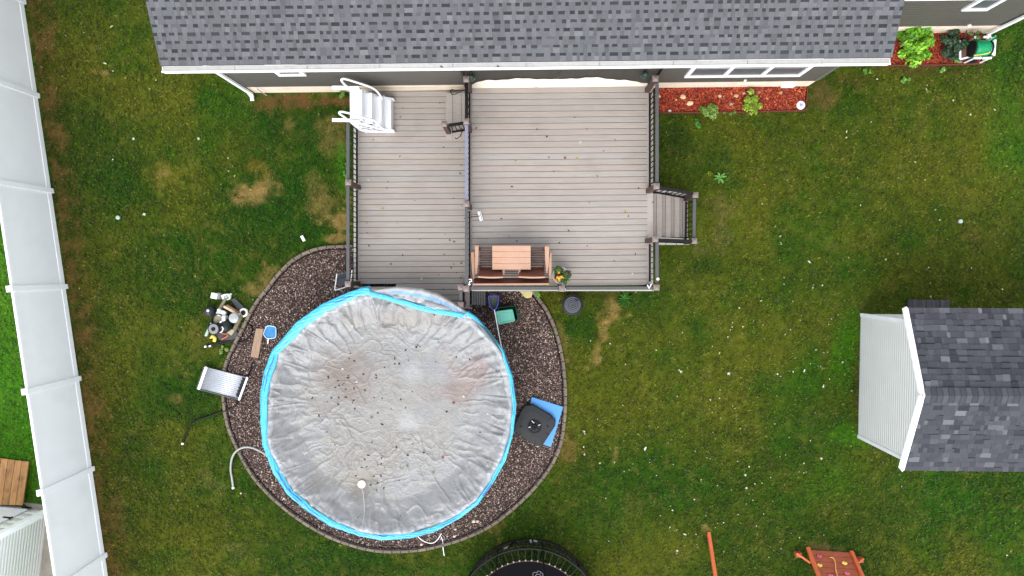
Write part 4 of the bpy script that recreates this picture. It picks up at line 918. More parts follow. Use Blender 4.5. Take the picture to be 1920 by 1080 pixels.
# ---------------------------------------------------------------- small shed on the right
W0, W1 = P(1614, 588), P(1609, 820); sv = (W0-W1); SL_ = sv.length; sv.normalize(); sn = Vector((-sv.y, sv.x, 0)); sn = sn if sn.x < 0 else -sn; su = -sn
shed = thing('shed', W1+su*2+sv*SL_/2, 'small white sided shed with dark shingle gable roof at the right edge', 'shed')
SH, SR, SDp = 2.0, 2.66, 4.6
def SP(a, b, z): return W1+sv*a+su*b+Vector((0, 0, z))
mb = MB(); c5 = [(0.01, 0), (SL_-.01, 0), (SL_-.01, SH), (SL_/2, SR), (.01, SH)]
mb.add([SP(a, .012, z) for a, z in c5]+[SP(a, SDp, z) for a, z in c5], [(4, 3, 2, 1, 0), (5, 6, 7, 8, 9)]+[(i, (i+1) % 5, (i+1) % 5+5, i+5) for i in range(5)])
M_sw = mat('white_siding', (.9, .9, .9), .45, var=.03, vscale=2)
sw = mb.build('wall', M_sw, shed)
def rng_s(z):
    if z <= SH: return (0, SL_)
    m = (z-SH)/(SR-SH)*SL_/2; return (m, SL_-m)
lap_wall(SP(0, .004, 0), sv, sn, .02, SR-.03, rng_s, .085, .016, 'siding', M_sw, sw)
for a in (-.012, SL_-.075):
    mb = MB(); mb.prism([tuple(SP(q, t, 0))[:2] for q, t in ((a, -.024), (a+.087, -.024), (a+.087, .08), (a, .08))], 0.0, SH-.02); mb.build('corner_trim', mat('pale_trim', S(205, 208, 212), .5), sw)
ec0 = P(1700.5, 577, SH+.06); ec1 = P(1697, 881, SH+.06); ov0 = (ec0-W1).dot(sv)-SL_; ov1 = -(ec1-W1).dot(sv); fo = -(ec0-W1).dot(su)+.03
ov0, ov1 = max(.08, ov0), max(.08, ov1); rid = (SL_+ov0-ov1)/2; zr = SR+.09
zE = SH+.05; EA = -ov1; EB = SL_+ov0; fo = .06
mb = MB()
V = [SP(EA, -fo, zE), SP(rid, -fo, zr), SP(EB, -fo, zE), SP(EB, SDp+.1, zE), SP(rid, SDp+.1, zr), SP(EA, SDp+.1, zE)]; V += [v+Vector((0, 0, .03)) for v in V]
mb.add(V, [(0, 1, 4, 5), (1, 2, 3, 4), (11, 10, 7, 6), (10, 9, 8, 7), (0, 6, 7, 1), (1, 7, 8, 2), (2, 8, 9, 3), (0, 5, 11, 6), (5, 4, 10, 11), (4, 3, 9, 10)])
sr = mb.build('roof', MATS['roof_deck'], shed)
for (a, b) in ((EA, rid), (EB, rid)):
    mb = MB(); mb.beam(SP(a, -fo-.014, zE-.03), SP(b, -fo-.014, zr-.03), .028, .15, up=(0, 0, 1)); mb.build('rake_board', M_vinylb, sr)
    mb = MB(); mb.beam(SP(a, -fo+.01, zE+.032), SP(b, -fo+.01, zr+.032), .05, .012); mb.build('drip_edge', M_vinylb, sr)
slo = math.hypot(rid-EA, zr-zE)
vdir = (sv*(rid-EA)+Vector((0, 0, zr-zE))).normalized()
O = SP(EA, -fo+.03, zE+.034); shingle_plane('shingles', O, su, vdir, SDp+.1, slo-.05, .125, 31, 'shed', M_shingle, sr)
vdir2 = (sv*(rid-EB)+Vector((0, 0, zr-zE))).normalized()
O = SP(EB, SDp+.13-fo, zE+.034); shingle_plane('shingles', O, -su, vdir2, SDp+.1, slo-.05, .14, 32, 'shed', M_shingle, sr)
mb = MB(); k = -fo+.02; i = 0
while k < SDp:
    g_ = random.uniform(84, 104); mb.col = S(g_-2, g_, g_+6, .6); h = .075; w_ = .17; sl_ = (zr-zE)/(rid-EA)
    for sgn in (-1, 1):
        a0_ = [SP(rid, k, zr+h+.008), SP(rid, k+.135, zr+h-.004), SP(rid+sgn*w_, k+.135, zr+h-.004-w_*sl_), SP(rid+sgn*w_, k, zr+h+.008-w_*sl_)]
        lo_ = [v-Vector((0, 0, .012)) for v in a0_]; mb.add(a0_+lo_, [(0, 1, 2, 3), (7, 6, 5, 4), (0, 4, 5, 1), (1, 5, 6, 2), (2, 6, 7, 3), (3, 7, 4, 0)])
    k += .127
mb.build('ridge_cap', M_shingle, sr)
mb = MB(); mb.col = (.1, .1, .1); r_ = random.Random(3)
for i in range(9):
    x = 1703+i*8.6; g_ = r_.uniform(46, 66); mb.col = S(g_, g_, g_+4)
    pts_ = [P(x, 562+r_.uniform(-.6, .6), .1), P(x+8.2, 562+r_.uniform(-.6, .6), .1), P(x+8.2, 577, .1), P(x, 577, .1)]; mb.prism([(p.x, p.y) for p in pts_], 0, .1+r_.uniform(-.01, .015))
o = mb.build('ramp', mat('black_rubber_ramp', (1, 1, 1), .8, attr=True, var=.3, vscale=14, bump=.5)); tag(o, 'low black slatted ramp just above the top edge of the shed', 'ramp')

# ---------------------------------------------------------------- neighbour's side
K0 = P(89, 957); k1 = (P(75, 1080)-K0).normalized(); k2 = (P(0, 947)-K0).normalized()
ns_ = thing('shed', K0+k1*1.5+k2*1.5, 'neighbour\'s white sided shed at the lower left corner beyond the fence', 'shed')
def KP(a, b, z): return K0+k1*a+k2*b+Vector((0, 0, z))
mb = MB(); mb.prism([tuple(KP(a, b, 0))[:2] for a, b in ((.012, .012), (3.6, .012), (3.6, 3), (.012, 3))], 0, 2.15); wl2 = mb.build('wall', M_sw, ns_)
n_e = Vector((-k1.y, k1.x, 0)); n_e = n_e if n_e.x > 0 else -n_e; n_n = Vector((-k2.y, k2.x, 0)); n_n = n_n if n_n.y > 0 else -n_n
lap_wall(KP(3.6, .004, 0), -k1, n_e, .03, 2.13, lambda z: (0, 3.6), .1, .018, 'siding', M_sw, wl2)
lap_wall(KP(0.004, 0, 0), k2, n_n, .03, 2.13, lambda z: (0, 3), .3, .006, 'siding', M_sw, wl2)
mb = MB(); mb.prism([tuple(KP(a, b, 0))[:2] for a, b in ((-.03, -.03), (.12, -.03), (.12, .1), (-.03, .1))], 0, 2.1); mb.build('corner_trim', M_vinylb, wl2)
mb = MB(); rp = [(-.15, -.12), (3.7, -.12), (3.7, 3.1), (-.15, 3.1)]
q_ = [KP(a, b, 2.16) for a, b in rp]; r1_, r2_ = KP(-.15, 1.5, 2.9), KP(3.7, 1.5, 2.9); mb.add(q_+[r1_, r2_], [(3, 2, 1, 0), (0, 1, 5, 4), (2, 3, 4, 5), (3, 0, 4), (1, 2, 5)]); mb.build('roof', MATS['roof_deck'], ns_)
mb = MB(); mb.beam(KP(-.03, .42, 1.0), KP(-.03, 1.9, 1.0), .035, 1.85, up=(0, 0, 1)); dr = mb.build('door', mat('white_door', (.68, .7, .72), .5), ns_)
def plane_hit(px, py, p0, n):
    d = ray(px, py); o = Vector((0, 0, HC)); k = (p0-o).dot(n)/d.dot(n); return o+d*k
for px, py in ((48, 952), (13, 970)):
    h = plane_hit(px, py, KP(-.06, 0, 0), n_n); mb = MB(); mb.beam(h-k2*.10, h+k2*.1, .02, .05); mb.beam(h-k2*.1-Vector((0, 0, .05)), h-k2*.1+Vector((0, 0, .05)), .03, .03); mb.build('hinge', M_black, dr)
def PX(pts, z0, z1): return MB().prism([tuple(P(x, y, z1))[:2] for x, y in pts], z0, z1)
o = PX([(40, 942), (94, 948), (103, 975), (105, 1010), (107, 1090), (60, 1100), (70, 960)], -.02, .035).build('concrete_pad', M_concrete); tag(o, kind='structure')
M_cedar = mat('honey_cedar', (1, 1, 1), .75, attr=True, var=.28, vscale=3.2, stretch=(5, .8, 1), bump=.35, bscale=18, dirt=(S(90, 60, 40), 5, .6))
mb = MB(); xs0 = [-24, -11, 2, 15, 28, 41, 54]
for i in range(6):
    k = random.uniform(.85, 1.12); mb.col = S(176, 128, 78, k); a, b = xs0[i], xs0[i+1]
    p_ = [P(a+.4, 857+i*1.6, .09), P(b-.5, 857+i*1.6+1.2, .09), P(b-.5-12, 946+.3*i, .22), P(a+.4-12, 945.5+.3*i, .22)]
    p_[0].z = p_[1].z = .09; lo_ = [v-Vector((0, 0, .035)) for v in p_]; mb.add(p_+lo_, [(3, 2, 1, 0), (4, 5, 6, 7), (0, 1, 5, 4), (1, 2, 6, 5), (2, 3, 7, 6), (3, 0, 4, 7)])
mb.col = S(120, 84, 52)
mb.beam(P(-24, 862, .04), P(52, 870, .04), .04, .07); mb.beam(P(-30, 935, .12), P(44, 938, .12), .04, .14)
tag(mb.build('wooden_ramp', M_cedar), 'honey brown board ramp leading to the neighbour\'s shed door', 'ramp')

# ---------------------------------------------------------------- white pool steps stored on the lower deck
LZ = ZL; pts4 = [(655.5, 679, 166, 227, 1.16), (678, 698, 171.5, 231.5, .88), (697, 716, 178, 236, .58), (714.5, 733.5, 187, 241.5, .28)]
st_ = thing('pool_steps', P(695, 210, LZ), 'white plastic pool entry steps with two looped handrails on the lower deck', 'pool steps')
M_wp = mat('white_moulded_plastic', (.80, .81, .83), .35, var=.02, vscale=3)
ybot = P(700, 243, LZ+.3).y; ytop = P(700, 178, LZ+.58).y
xsw = []
for i, (x0, x1, y0, y1, h) in enumerate(pts4):
    a = P(x0, y0, LZ+h); b = P(x1, y1, LZ+h); xsw.append((a.x, b.x, h)); mb = MB(); cx = (a.x+b.x)/2; wd = abs(b.x-a.x)
    mb.box((cx, (ytop+ybot)/2, LZ+h-.02), (wd-.004, abs(ytop-ybot)-.05, .04), ch=.008)
    nx = xsw[-1][1]; nh = h-.29
    mb.box((b.x-.012, (ytop+ybot)/2, LZ+h-.16), (.02, abs(ytop-ybot)-.06, .26))
    if i: 
        for j in range(9): mb.box((a.x+wd*(j+.5)/9, (ytop+ybot)/2, LZ+h+.003), (wd/9*.45, abs(ytop-ybot)-.13, .006))
    else: mb.box((cx, (ytop+ybot)/2, LZ+h+.002), (wd*.62, abs(ytop-ybot)*.75, .006))
    mb.build('step', M_wp, st_)
for yy, sg in ((ybot, -1), (ytop, 1)):
    xa, xb = xsw[0][0], xsw[3][1]+.05; mb = MB()
    out = [(xa, LZ+.25), (xa+.12, LZ+.01), (xb, LZ+.01), (xb, LZ+.2), (xsw[3][0]+.02, LZ+.42), (xsw[2][0]+.02, LZ+.7), (xsw[1][0]+.02, LZ+1.0), (xsw[0][1]-.05, LZ+1.24), (xa, LZ+1.24)]
    vs0 = [(x, yy-.02, z) for x, z in out]+[(x, yy+.02, z) for x, z in out]; n = len(out)
    mb.add(vs0, [tuple(range(n)), tuple(range(2*n-1, n-1, -1))]+[(i, i+n, (i+1) % n+n, (i+1) % n) for i in range(n)])
    sp_ = mb.build('side_panel', M_wp, st_)
    mb = MB()
    for (fx, fz) in ((.2, .82), (.32, .66), (.44, .55), (.26, .5), (.38, .36), (.52, .38), (.64, .27)):
        x = xa+(xb-xa)*fx; mb.beam((x-.07, yy+sg*.021, LZ+fz*1.05+.05), (x+.07, yy+sg*.021, LZ+fz*1.05-.05), .012, .045)
    mb.build('slots', mat('grey_slot', S(120, 120, 126), .6), sp_)
    mb = MB()
    for fx in (.15, .45, .75): mb.beam((xa+(xb-xa)*fx, yy+sg*.028, LZ+.06), (xa+(xb-xa)*fx, yy+sg*.028, LZ+1.1-.95*fx), .02, .03, up=(0, 1, 0))
    mb.build('ribs', M_wp, sp_)
for pts_ in ([(655, 165, 1.15), (646, 158, 1.45), (640.5, 151, 1.75), (642, 148.3, 1.82), (649, 148.3, 1.82), (668, 154, 1.6), (692, 162, 1.25), (704, 168.5, 1.0), (713, 179, .7), (717, 186, .5)],
             [(654, 226, 1.15), (645, 219, 1.45), (637, 213.5, 1.75), (637.5, 210, 1.82), (645, 210, 1.82), (665, 215, 1.6), (689, 222, 1.25), (703, 226.5, 1.0), (712, 236, .7), (717, 240.5, .5)]):
    mb = MB(); mb.tube([P(x, y, LZ+z*.93) for x, y, z in pts_], .026, 10, 6); mb.build('handrail', M_wp, st_, smooth=True)
for y in (164, 225):
    a = P(623, y, LZ+1.12); b = P(656, y+.3, LZ+1.12); mb = MB(); mb.beam(a, b, .08, .05); mb.build('mounting_arm', M_wp, st_, bevel=.008)

# ---------------------------------------------------------------- bench, chairs and table on the upper deck
M_red = mat('red_brown_lumber', S(112, 62, 46, 0.8), .6, var=.16, vscale=5, stretch=(1, 5, 1), bump=.15)
M_pale = mat('sun_faded_lumber', S(200, 158, 132, 0.72), .6, var=.08, vscale=5, dirt=(S(178, 112, 82), 2.2, .6))
def hbox(mb, x0, x1, y0, y1, z, th=.022, tilt=None):
    a = P(x0, y0, z); b = P(x1, y1, z); mb.box(((a.x+b.x)/2, (a.y+b.y)/2, z-th/2), (abs(b.x-a.x), abs(b.y-a.y), th), ch=min(.004, th/4)); return mb
def armq(mb, q, z, th=.025):
    mb.prism([tuple(P(x, y, z))[:2] for x, y in q], z-th, z)
U_ = ZU
bench = thing('patio_bench', P(960, 515, U_), 'wide red brown slatted bench with pale arms against the lower deck rail', 'bench')
for i in range(4): hbox(MB(), 889, 1030, 503+i*4.2, 506.2+i*4.2, U_+.40-.01*i).build('seat_slat', mat('grey_brown_lumber', S(140, 120, 112, 0.6), .7), bench)
for q in ([(883, 474), (889, 473), (889.8, 522), (886.5, 524), (885, 505)], [(1031.5, 474), (1034, 474), (1034, 524), (1029, 524), (1029, 500)]):
    mb = MB(); armq(mb, q, U_+.62); mb.build('arm', M_pale, bench)
for x in (886, 1031):
    for y in (478, 520): a = P(x, y, U_+.3); mb = MB(); mb.box((a.x, a.y, U_+.298), (.05, .09, .596)); mb.build('leg', M_red, bench)
for i in range(3):
    za = U_+.50+i*.14; y = 523.5+i*3.6
    mb = MB(); a, b = P(888.5-i*.6, y, za), P(1029+i*.3, y, za); a.z = b.z = za; mb.beam(a, b, .022, .13, up=(0, -.35, 1)); mb.build('back_slat', M_red, bench)
mb = MB(); a, b = P(886.5, 533.3, U_+.90), P(1029.5, 532.6, U_+.90); mb.beam(a, b, .035, .02); mb.build('back_cap', M_pale, bench)
def chair(x0, x1, armL, armR, label):
    t = thing('patio_chair', P((x0+x1)/2, 490, U_), label, 'chair')
    for i in range(9):
        y = 463.5+i*4.6; z = U_+.42-.008*i+.02*abs(i-1)*.3
        hbox(MB(), x0+1, x1-1, y, y+3.2, z).build('seat_slat', mat('grey_brown_slat', S(122, 98, 90, 0.55), .7, var=.2), t)
    for q in (armL, armR):
        mb = MB(); armq(mb, q, U_+.66); mb.build('arm', M_pale, t)
    for i in range(4):
        za = U_+.46+i*.12; y = 505.5+i*3.4; mb = MB(); a, b = P(x0+1-.9*i, y, za), P(x1-1+.3*i, y, za); mb.beam(a, b, .022, .125, up=(0, -.5, 1)); mb.build('back_slat', M_red, t)
    mb = MB(); za = U_+.93; pts_ = [P(x0-2, 519.3, za), P((x0+x1)/2, 520.8, za), P(x1+.6, 520, za)]; pts_ = spline(pts_, 6)
    for a, b in zip(pts_[:-1], pts_[1:]): mb.beam(a, b, .03, .022)
    mb.build('back_cap', M_pale, t)
    for x in (x0, x1):
        for y in (466, 500): a = P(x, y, U_+.3); mb = MB(); mb.box((a.x, a.y, U_+.318), (.045, .08, .636)); mb.build('leg', M_red, t)
chair(898.5, 942, [(890.5, 461), (897.3, 461), (896.5, 490), (894, 514), (891.2, 514.5), (890.6, 490)], [(942, 500), (946.8, 500), (946, 513), (944, 516), (942.6, 510)], 'left red brown chair with pale arms under the table, before the bench')
chair(974.5, 1021, [(972, 500), (976.6, 500), (976, 510), (973.5, 516), (972, 513)], [(1021.5, 462), (1029.5, 462), (1029.5, 490), (1026, 514), (1024, 510), (1022.5, 490)], 'right red brown chair with pale arms under the table, before the bench')
tb = thing('patio_table', P(960, 483, U_), 'small pale red brown table with four top boards over the two chairs', 'table')
for i in range(4): hbox(MB(), 923, 995, 460.6+i*11.3, 471.5+i*11.3, U_+.74, .03).build('table_board', M_pale, tb)
for x in (929, 989):
    mb = MB(); hbox(mb, x-3, x+3, 463, 503, U_+.708, .03).build('batten', M_red, tb)
    for y in (467, 499): a = P(x, y, U_+.35); mb = MB(); mb.box((a.x, a.y, U_+.34), (.06, .06, .675)); mb.build('leg', M_red, tb)

# ---------------------------------------------------------------- plants
def leaves_blob(name, c, R, n, ls, cols, parent=None, seed=1, zmin=.02, flat=.8, m=None, clumps=9, elong=1.4):
    """a crown of many little leaf faces gathered in uneven clumps"""
    r = np.random.default_rng(seed); K = clumps
    a = r.uniform(0, 2*np.pi, K); rr_ = R[0]*np.sqrt(r.random(K))*.9; cc_ = np.stack([rr_*np.cos(a), rr_*np.sin(a)*R[1]/R[0], R[2]*r.uniform(.35, .85, K)], -1); cr = r.uniform(.28, .5, K)*min(R[0], R[1])
    k = r.integers(0, K, n); d = r.normal(0, 1, (n, 3)); d /= np.linalg.norm(d, axis=1)[:, None]; d[:, 2] = np.abs(d[:, 2])*.9-.15
    p = cc_[k]+d*(cr[k]*r.uniform(.55, 1.08, n))[:, None]; p[:, 2] = np.maximum(p[:, 2], zmin); p += np.array(c)
    nrm = d+r.normal(0, .45, (n, 3))+np.array([0, 0, .9]); nrm /= np.linalg.norm(nrm, axis=1)[:, None]
    t = np.cross(nrm, r.normal(0, 1, (n, 3))); t /= np.linalg.norm(t, axis=1)[:, None]; b = np.cross(nrm, t)
    s = r.uniform(ls*.6, ls*1.3, n)[:, None]
    V = np.stack([p-t*s*elong, p-b*s*.62-t*s*.15-nrm*s*.1, p-b*s*.4+t*s*.75, p+t*s*elong+nrm*s*-.25, p+b*s*.4+t*s*.75, p+b*s*.62-t*s*.15-nrm*s*.1], 1)
    V = V.reshape(-1, 3); i = np.arange(n)*6; Fq = np.concatenate([np.stack([i, i+1, i+2, i+3], -1), np.stack([i, i+3, i+4, i+5], -1)])
    pal = np.array([S(*q) for q in cols]); col_ = pal[(k*7+r.integers(0, 2, n)) % len(pal)]*r.uniform(.55, 1.2, (n, 1))*.8
    return npmesh(name, V, Fq, m or M_leaf, parent, col=np.repeat(np.clip(col_, 0, 1), 6, 0))
M_leaf = mat('green_leaf', (1, 1, 1), .5, attr=True, var=.1, vscale=20, spec=.35)
def shrub(name, px, py, R, n, ls, cols, label, seed, cat='shrub', stems=6, **kw):
    q = P(px, py); t = thing(name, q, label, cat)
    leaves_blob('foliage', q, R, n, ls, cols, t, seed, **kw)
    r = random.Random(seed); mb = MB()
    for i in range(stems):
        a = r.uniform(0, 6.3); mb.tube([q+Vector((0, 0, -.02)), q+Vector((math.cos(a)*R[0]*.3, math.sin(a)*R[1]*.3, R[2]*.4)), q+Vector((math.cos(a)*R[0]*.6, math.sin(a)*R[1]*.6, R[2]*.7))], .008, 5, r2=.003)
    mb.build('stem', mat('brown_stem', S(84, 66, 46), .8), t); return t
shrub('shrub', 1703, 86, (.38, .54, .55), 1300, .042, [(120, 184, 30), (96, 164, 28), (150, 206, 52), (74, 140, 28)], 'large lime green leafy shrub beside the roof corner in the dark mulch bed', 41, clumps=20)
shrub('shrub', 1690, 70, (.3, .25, .5), 420, .04, [(78, 132, 34), (100, 160, 40)], 'darker green sprig behind the large lime green shrub, against the wall', 42, clumps=8)
shrub('shrub', 1774, 93, (.30, .40, .5), 1500, .03, [(44, 74, 44), (34, 60, 38), (58, 92, 56), (28, 48, 30)], 'dark green dense shrub between the lime shrub and the hose cart', 43, clumps=16)
shrub('shrub', 1785, 116, (.10, .14, .2), 160, .028, [(140, 190, 50), (110, 168, 44)], 'small bright green sprig at the foot of the dark green shrub', 44, clumps=4)
shrub('shrub', 1331, 206, (.30, .22, .35), 900, .024, [(124, 158, 60), (100, 140, 44), (146, 176, 84), (86, 122, 40)], 'left green shrub spilling over the red mulch edge', 45, clumps=12)
shrub('shrub', 1405, 193, (.27, .30, .36), 1100, .024, [(150, 178, 44), (128, 160, 36), (168, 196, 66), (104, 140, 34)], 'right yellow green shrub spilling over the red mulch edge', 46, clumps=12)
shrub('shrub', 1368, 213, (.2, .06, .14), 160, .02, [(120, 150, 50), (96, 132, 44)], 'low green sprig between the two shrubs on the mulch edge', 47, clumps=5)
shrub('weed', 1312, 231, (.15, .12, .14), 220, .022, [(60, 120, 28), (78, 142, 30)], 'bright green weed in the grass below the left mulch shrub', 48, cat='weed', clumps=5)
shrub('weed', 647, 178, (.12, .16, .2), 160, .026, [(110, 150, 56), (86, 130, 44)], 'green weed against the wall beside the white pool steps', 49, cat='weed', clumps=5)
shrub('weed', 650, 320, (.10, .3, .12), 260, .02, [(72, 140, 30), (92, 160, 40)], 'bright green weeds along the left side of the lower deck', 50, cat='weed', clumps=7)
shrub('weed', 1008, 553, (.07, .09, .12), 110, .03, [(110, 186, 40), (90, 160, 36)], 'bright green weed poking out beside the yellow flagstone', 51, cat='weed', clumps=3)
shrub('weed', 1700, 150, (.2, .1, .1), 150, .026, [(96, 160, 44), (120, 176, 70)], 'broad leaved green weed in the grass below the lime shrub', 52, cat='weed', clumps=4)
shrub('weed', 1621, 137, (.1, .08, .1), 80, .026, [(96, 160, 44), (120, 176, 70)], 'small green weed in the grass under the roof corner', 53, cat='weed', clumps=3)
shrub('weed', 1765, 134, (.09, .09, .08), 70, .026, [(110, 170, 50), (120, 176, 70)], 'small green weed in the grass just below the mulch bed of the hose cart', 54, cat='weed', clumps=3)
shrub('weed', 1033, 620, (.05, .09, .08), 60, .018, [(80, 130, 40), (100, 150, 44)], 'tiny green weed in the gravel beside the brick edging right of the bins', 55, cat='weed', clumps=3)
shrub('weed', 418, 655, (.2, .12, .08), 200, .018, [(110, 140, 50), (150, 170, 90)], 'low weeds by the edging between the equipment pile and the solar panel', 56, cat='weed', clumps=6)
def rosette(px, py, R, n, c, label):
    q = P(px, py); t = thing('weed', q, label, 'weed'); mb = MB()
    for i in range(n):
        a = 2*math.pi*i/n+random.uniform(-.2, .2); d = Vector((math.cos(a), math.sin(a), 0)); s = Vector((-d.y, d.x, 0)); L = R*random.uniform(.8, 1.15); mb.col = S(*c, random.uniform(.8, 1.2))
        z = Vector((0, 0, 1)); w_ = R*.17
        mb.add([q+z*.03, q+d*L*.4+s*w_+z*.09, q+d*L*.8+s*w_*.8+z*.10, q+d*L+z*.06, q+d*L*.8-s*w_*.8+z*.10, q+d*L*.4-s*w_+z*.09], [(0, 1, 2, 3), (0, 3, 4, 5)])
    mb.build('leaf_blade', M_leaf, t)
rosette(1348, 334, .17, 7, (110, 160, 84), 'star shaped pale green weed in the grass above the side stairs')
rosette(1170, 562, .23, 13, (54, 96, 30), 'spiky green rosette weed in the grass below the right deck corner')
rosette(1329, 327, .08, 6, (150, 170, 50), 'small yellow green weed left of the star shaped one')
# flower pot
pq = P(1050, 516, ZU); pot = thing('flower_pot', pq, 'potted plant with orange and yellow flowers at the right end of the bench', 'potted plant')
mb = MB(); mb.lathe(pq, [(.13, 0), (.15, .02), (.19, .26), (.205, .3), (.205, .32), (.18, .315), (.16, .27), (.02, .27)], 28); mb.build('pot', mat('pale_pot', S(206, 200, 190), .6), pot, smooth=True)
leaves_blob('foliage', pq+Vector((0, 0, .25)), (.21, .24, .3), 900, .024, [(64, 100, 34), (88, 124, 44), (46, 76, 34), (84, 70, 50)], pot, 60, clumps=12)
r = random.Random(9)
for i in range(16):
    a = r.uniform(0, 6.3); rr_ = r.uniform(0, .16); c = pq+Vector((math.cos(a)*rr_-.03, math.sin(a)*rr_-.06, .5+r.uniform(0, .06))); mb = MB(); s_ = r.uniform(.018, .034)
    mb.lathe(c, [(s_*.4, -.01), (s_, .004), (s_*.55, .016), (.002, .018)], 7); mb.build('flower', mat('orange_petal', S(224, 136, 40), .5) if i % 3 else mat('yellow_petal', S(226, 196, 60), .5), pot)

# ---------------------------------------------------------------- stones in the bed
r = random.Random(5)
def stone(px, py, s, c, label, name='stone', h=.7, base=.075, cat='stone', grp=None, sy=1.):
    q = P(px, py, base); mb = MB(); n = 9; pr = [r.uniform(.72, 1.15) for _ in range(n)]; vs = []
    for z, k in ((0, .85), (.5, 1.), (.85, .72)):
        for j in range(n): a = 2*math.pi*j/n; vs.append((q.x+math.cos(a)*s*k*pr[j], q.y+math.sin(a)*s*k*pr[j]*.8*sy, base-.02+z*s*h))
    vs.append((q.x, q.y, base-.02+s*h)); fs = [(l*n+j, l*n+(j+1) % n, l*n+n+(j+1) % n, l*n+n+j) for l in range(2) for j in range(n)]+[(2*n+j, 2*n+(j+1) % n, 3*n) for j in range(n)]
    mb.add(vs, fs); return tag(mb.build(name, mat('stone_'+'_'.join(map(str, c)), S(*c), .85, var=.2, vscale=14, bump=.4), smooth=True), label, cat, grp)
for px, py, s, c, l in ((1280.5, 182, .075, (200, 176, 140), 'tan stone in the red mulch above the triangular one'), (1293, 194, .095, (204, 180, 146), 'largest triangular tan stone in the red mulch bed'), (1268, 187.5, .04, (190, 160, 128), 'small pale stone left of the tan stone in the red mulch'),
                        (1235, 180, .06, (176, 156, 120), 'tan stone half hidden by the deck rail in the red mulch'), (1256, 208.5, .05, (206, 200, 192), 'whitish stone on the lower left edge of the red mulch bed'), (1349.5, 180, .06, (180, 156, 130), 'tan stone in the red mulch above the left shrub'),
                        (1357, 180, .04, (150, 118, 98), 'small brown stone beside the tan one above the left shrub'), (1370.5, 195, .055, (150, 138, 134), 'grey stone between the two mulch shrubs'), (1380, 179.5, .065, (178, 146, 110), 'brown tan stone touching the right mulch shrub'),
                        (1395, 175, .05, (170, 150, 130), 'small tan stone above the right mulch shrub'), (1423, 173, .06, (132, 116, 96), 'dull brown stone at the upper right of the right mulch shrub'), (1464, 174, .06, (164, 130, 84), 'ochre stone in the red mulch right of the shrubs'), (1438.5, 184.5, .045, (186, 110, 76), 'reddish stone in the mulch right of the yellow green shrub'),
                        (1499, 171, .045, (180, 120, 90), 'small reddish tan stone in the top right corner of the mulch'), (1747, 76, .05, (216, 176, 150), 'pale pink stone in the dark mulch between the shrubs'), (1735, 85, .06, (196, 160, 130), 'tan stone in the dark mulch beside the lime shrub'), (1800, 117, .06, (150, 140, 120), 'grey stone at the mulch edge below the hose cart')):
    stone(px, py, s, c, l)
stone(1511, 170, .03, (214, 208, 200), 'small whitish stone outside the top right corner of the red mulch', base=.03)
for px, py, s in ((888.5, 978, .05), (895.5, 978, .045), (886, 979.5, .03), (854, 993, .04), (852, 1006, .05), (790, 1021, .05), (532, 935, .04), (511, 905, .035), (510, 910, .025), (463, 720, .03)):
    stone(px, py, s, (196, 180, 166), 'pale pebble larger than the gravel around it', base=.045, grp='pale pebbles in the gravel', name='pebble', cat='pebble')
q = PX([(973, 546), (1000, 546), (996, 558), (988, 559), (983, 557), (979, 551)], .03, .07).build('flagstone', mat('yellow_flagstone', S(210, 196, 136, 0.8), .8, var=.12, bump=.3), bevel=.005); tag(q, 'yellow cream flagstone at the deck edge in the gravel', 'flagstone')
# pinwheel light
q = P(1502, 197, .5); t = thing('garden_light', (q.x, q.y, 0), 'round white garden light with a blue pinwheel mark at the mulch corner', 'garden light')
mb = MB(); mb.tube([(q.x, q.y, 0), (q.x, q.y, .44)], .01, 8); mb.build('stake', M_black, t)
mb = MB(); mb.lathe((q.x, q.y, .42), [(.02, 0), (.09, .03), (.105, .06), (.1, .075), (.02, .085)], 28); mb.build('lamp_shade', mat('pearl_plastic', (.85, .86, .88), .3), t, smooth=True)
mb = MB()
for i in range(5):
    a = 2*math.pi*i/5+.5; d = Vector((math.cos(a), math.sin(a), 0)); s = Vector((-d.y, d.x, 0)); c = Vector((q.x, q.y, .512)); mb.add([c, c+d*.03+s*.022, c+d*.06, c+d*.03-s*.004], [(0, 3, 2, 1)])
mb.build('pinwheel', mat('blue_plastic', S(40, 96, 160), .4), t)

# ---------------------------------------------------------------- hose cart and planter
M_hose = mat('green_hose', S(24, 166, 110, 0.8), .35, var=.12, vscale=20)
q = P(1836, 88, 0); t = thing('hose_cart', q, 'white framed hose reel cart wound with bright green hose by the corner downspout', 'hose cart')
cx, cy = P(1836, 91, .45).x, P(1836, 91, .45).y
for i, (dx, sx) in enumerate(((-.17, 0), (.25, 0))):
    mb = MB(); M90 = Matrix.Rotation(math.pi/2, 3, 'Y'); mb.lathe((cx+dx-.01, cy, .42), [(.02, -.01), (.2, -.01), (.2, .02), (.02, .02)], 28, M90); mb.build('reel_flange', M_blackp, t)
pts_ = []
for k in range(0, 15*16):
    a = 2*math.pi*k/16; pts_.append(Vector((cx-.14+.36*(k/(15*16))+.012*math.sin(a*.5), cy+.17*math.cos(a), .42+.17*math.sin(a))))
mb = MB(); mb.tube(pts_, .016, 7); mb.build('hose', M_hose, t, smooth=True)
pts_ = [Vector((cx-.12+.30*(k/(9*16)), cy+.195*math.cos(2*math.pi*k/16+1), .42+.195*math.sin(2*math.pi*k/16+1))) for k in range(9*16)]
pts_ += [Vector((cx+.28, cy+.25, .62)), Vector((cx+.34, cy+.22, .4)), Vector((cx+.34, cy+.1, .1))]
mb = MB(); mb.tube(pts_, .016, 7); mb.build('hose', M_hose, t, smooth=True)
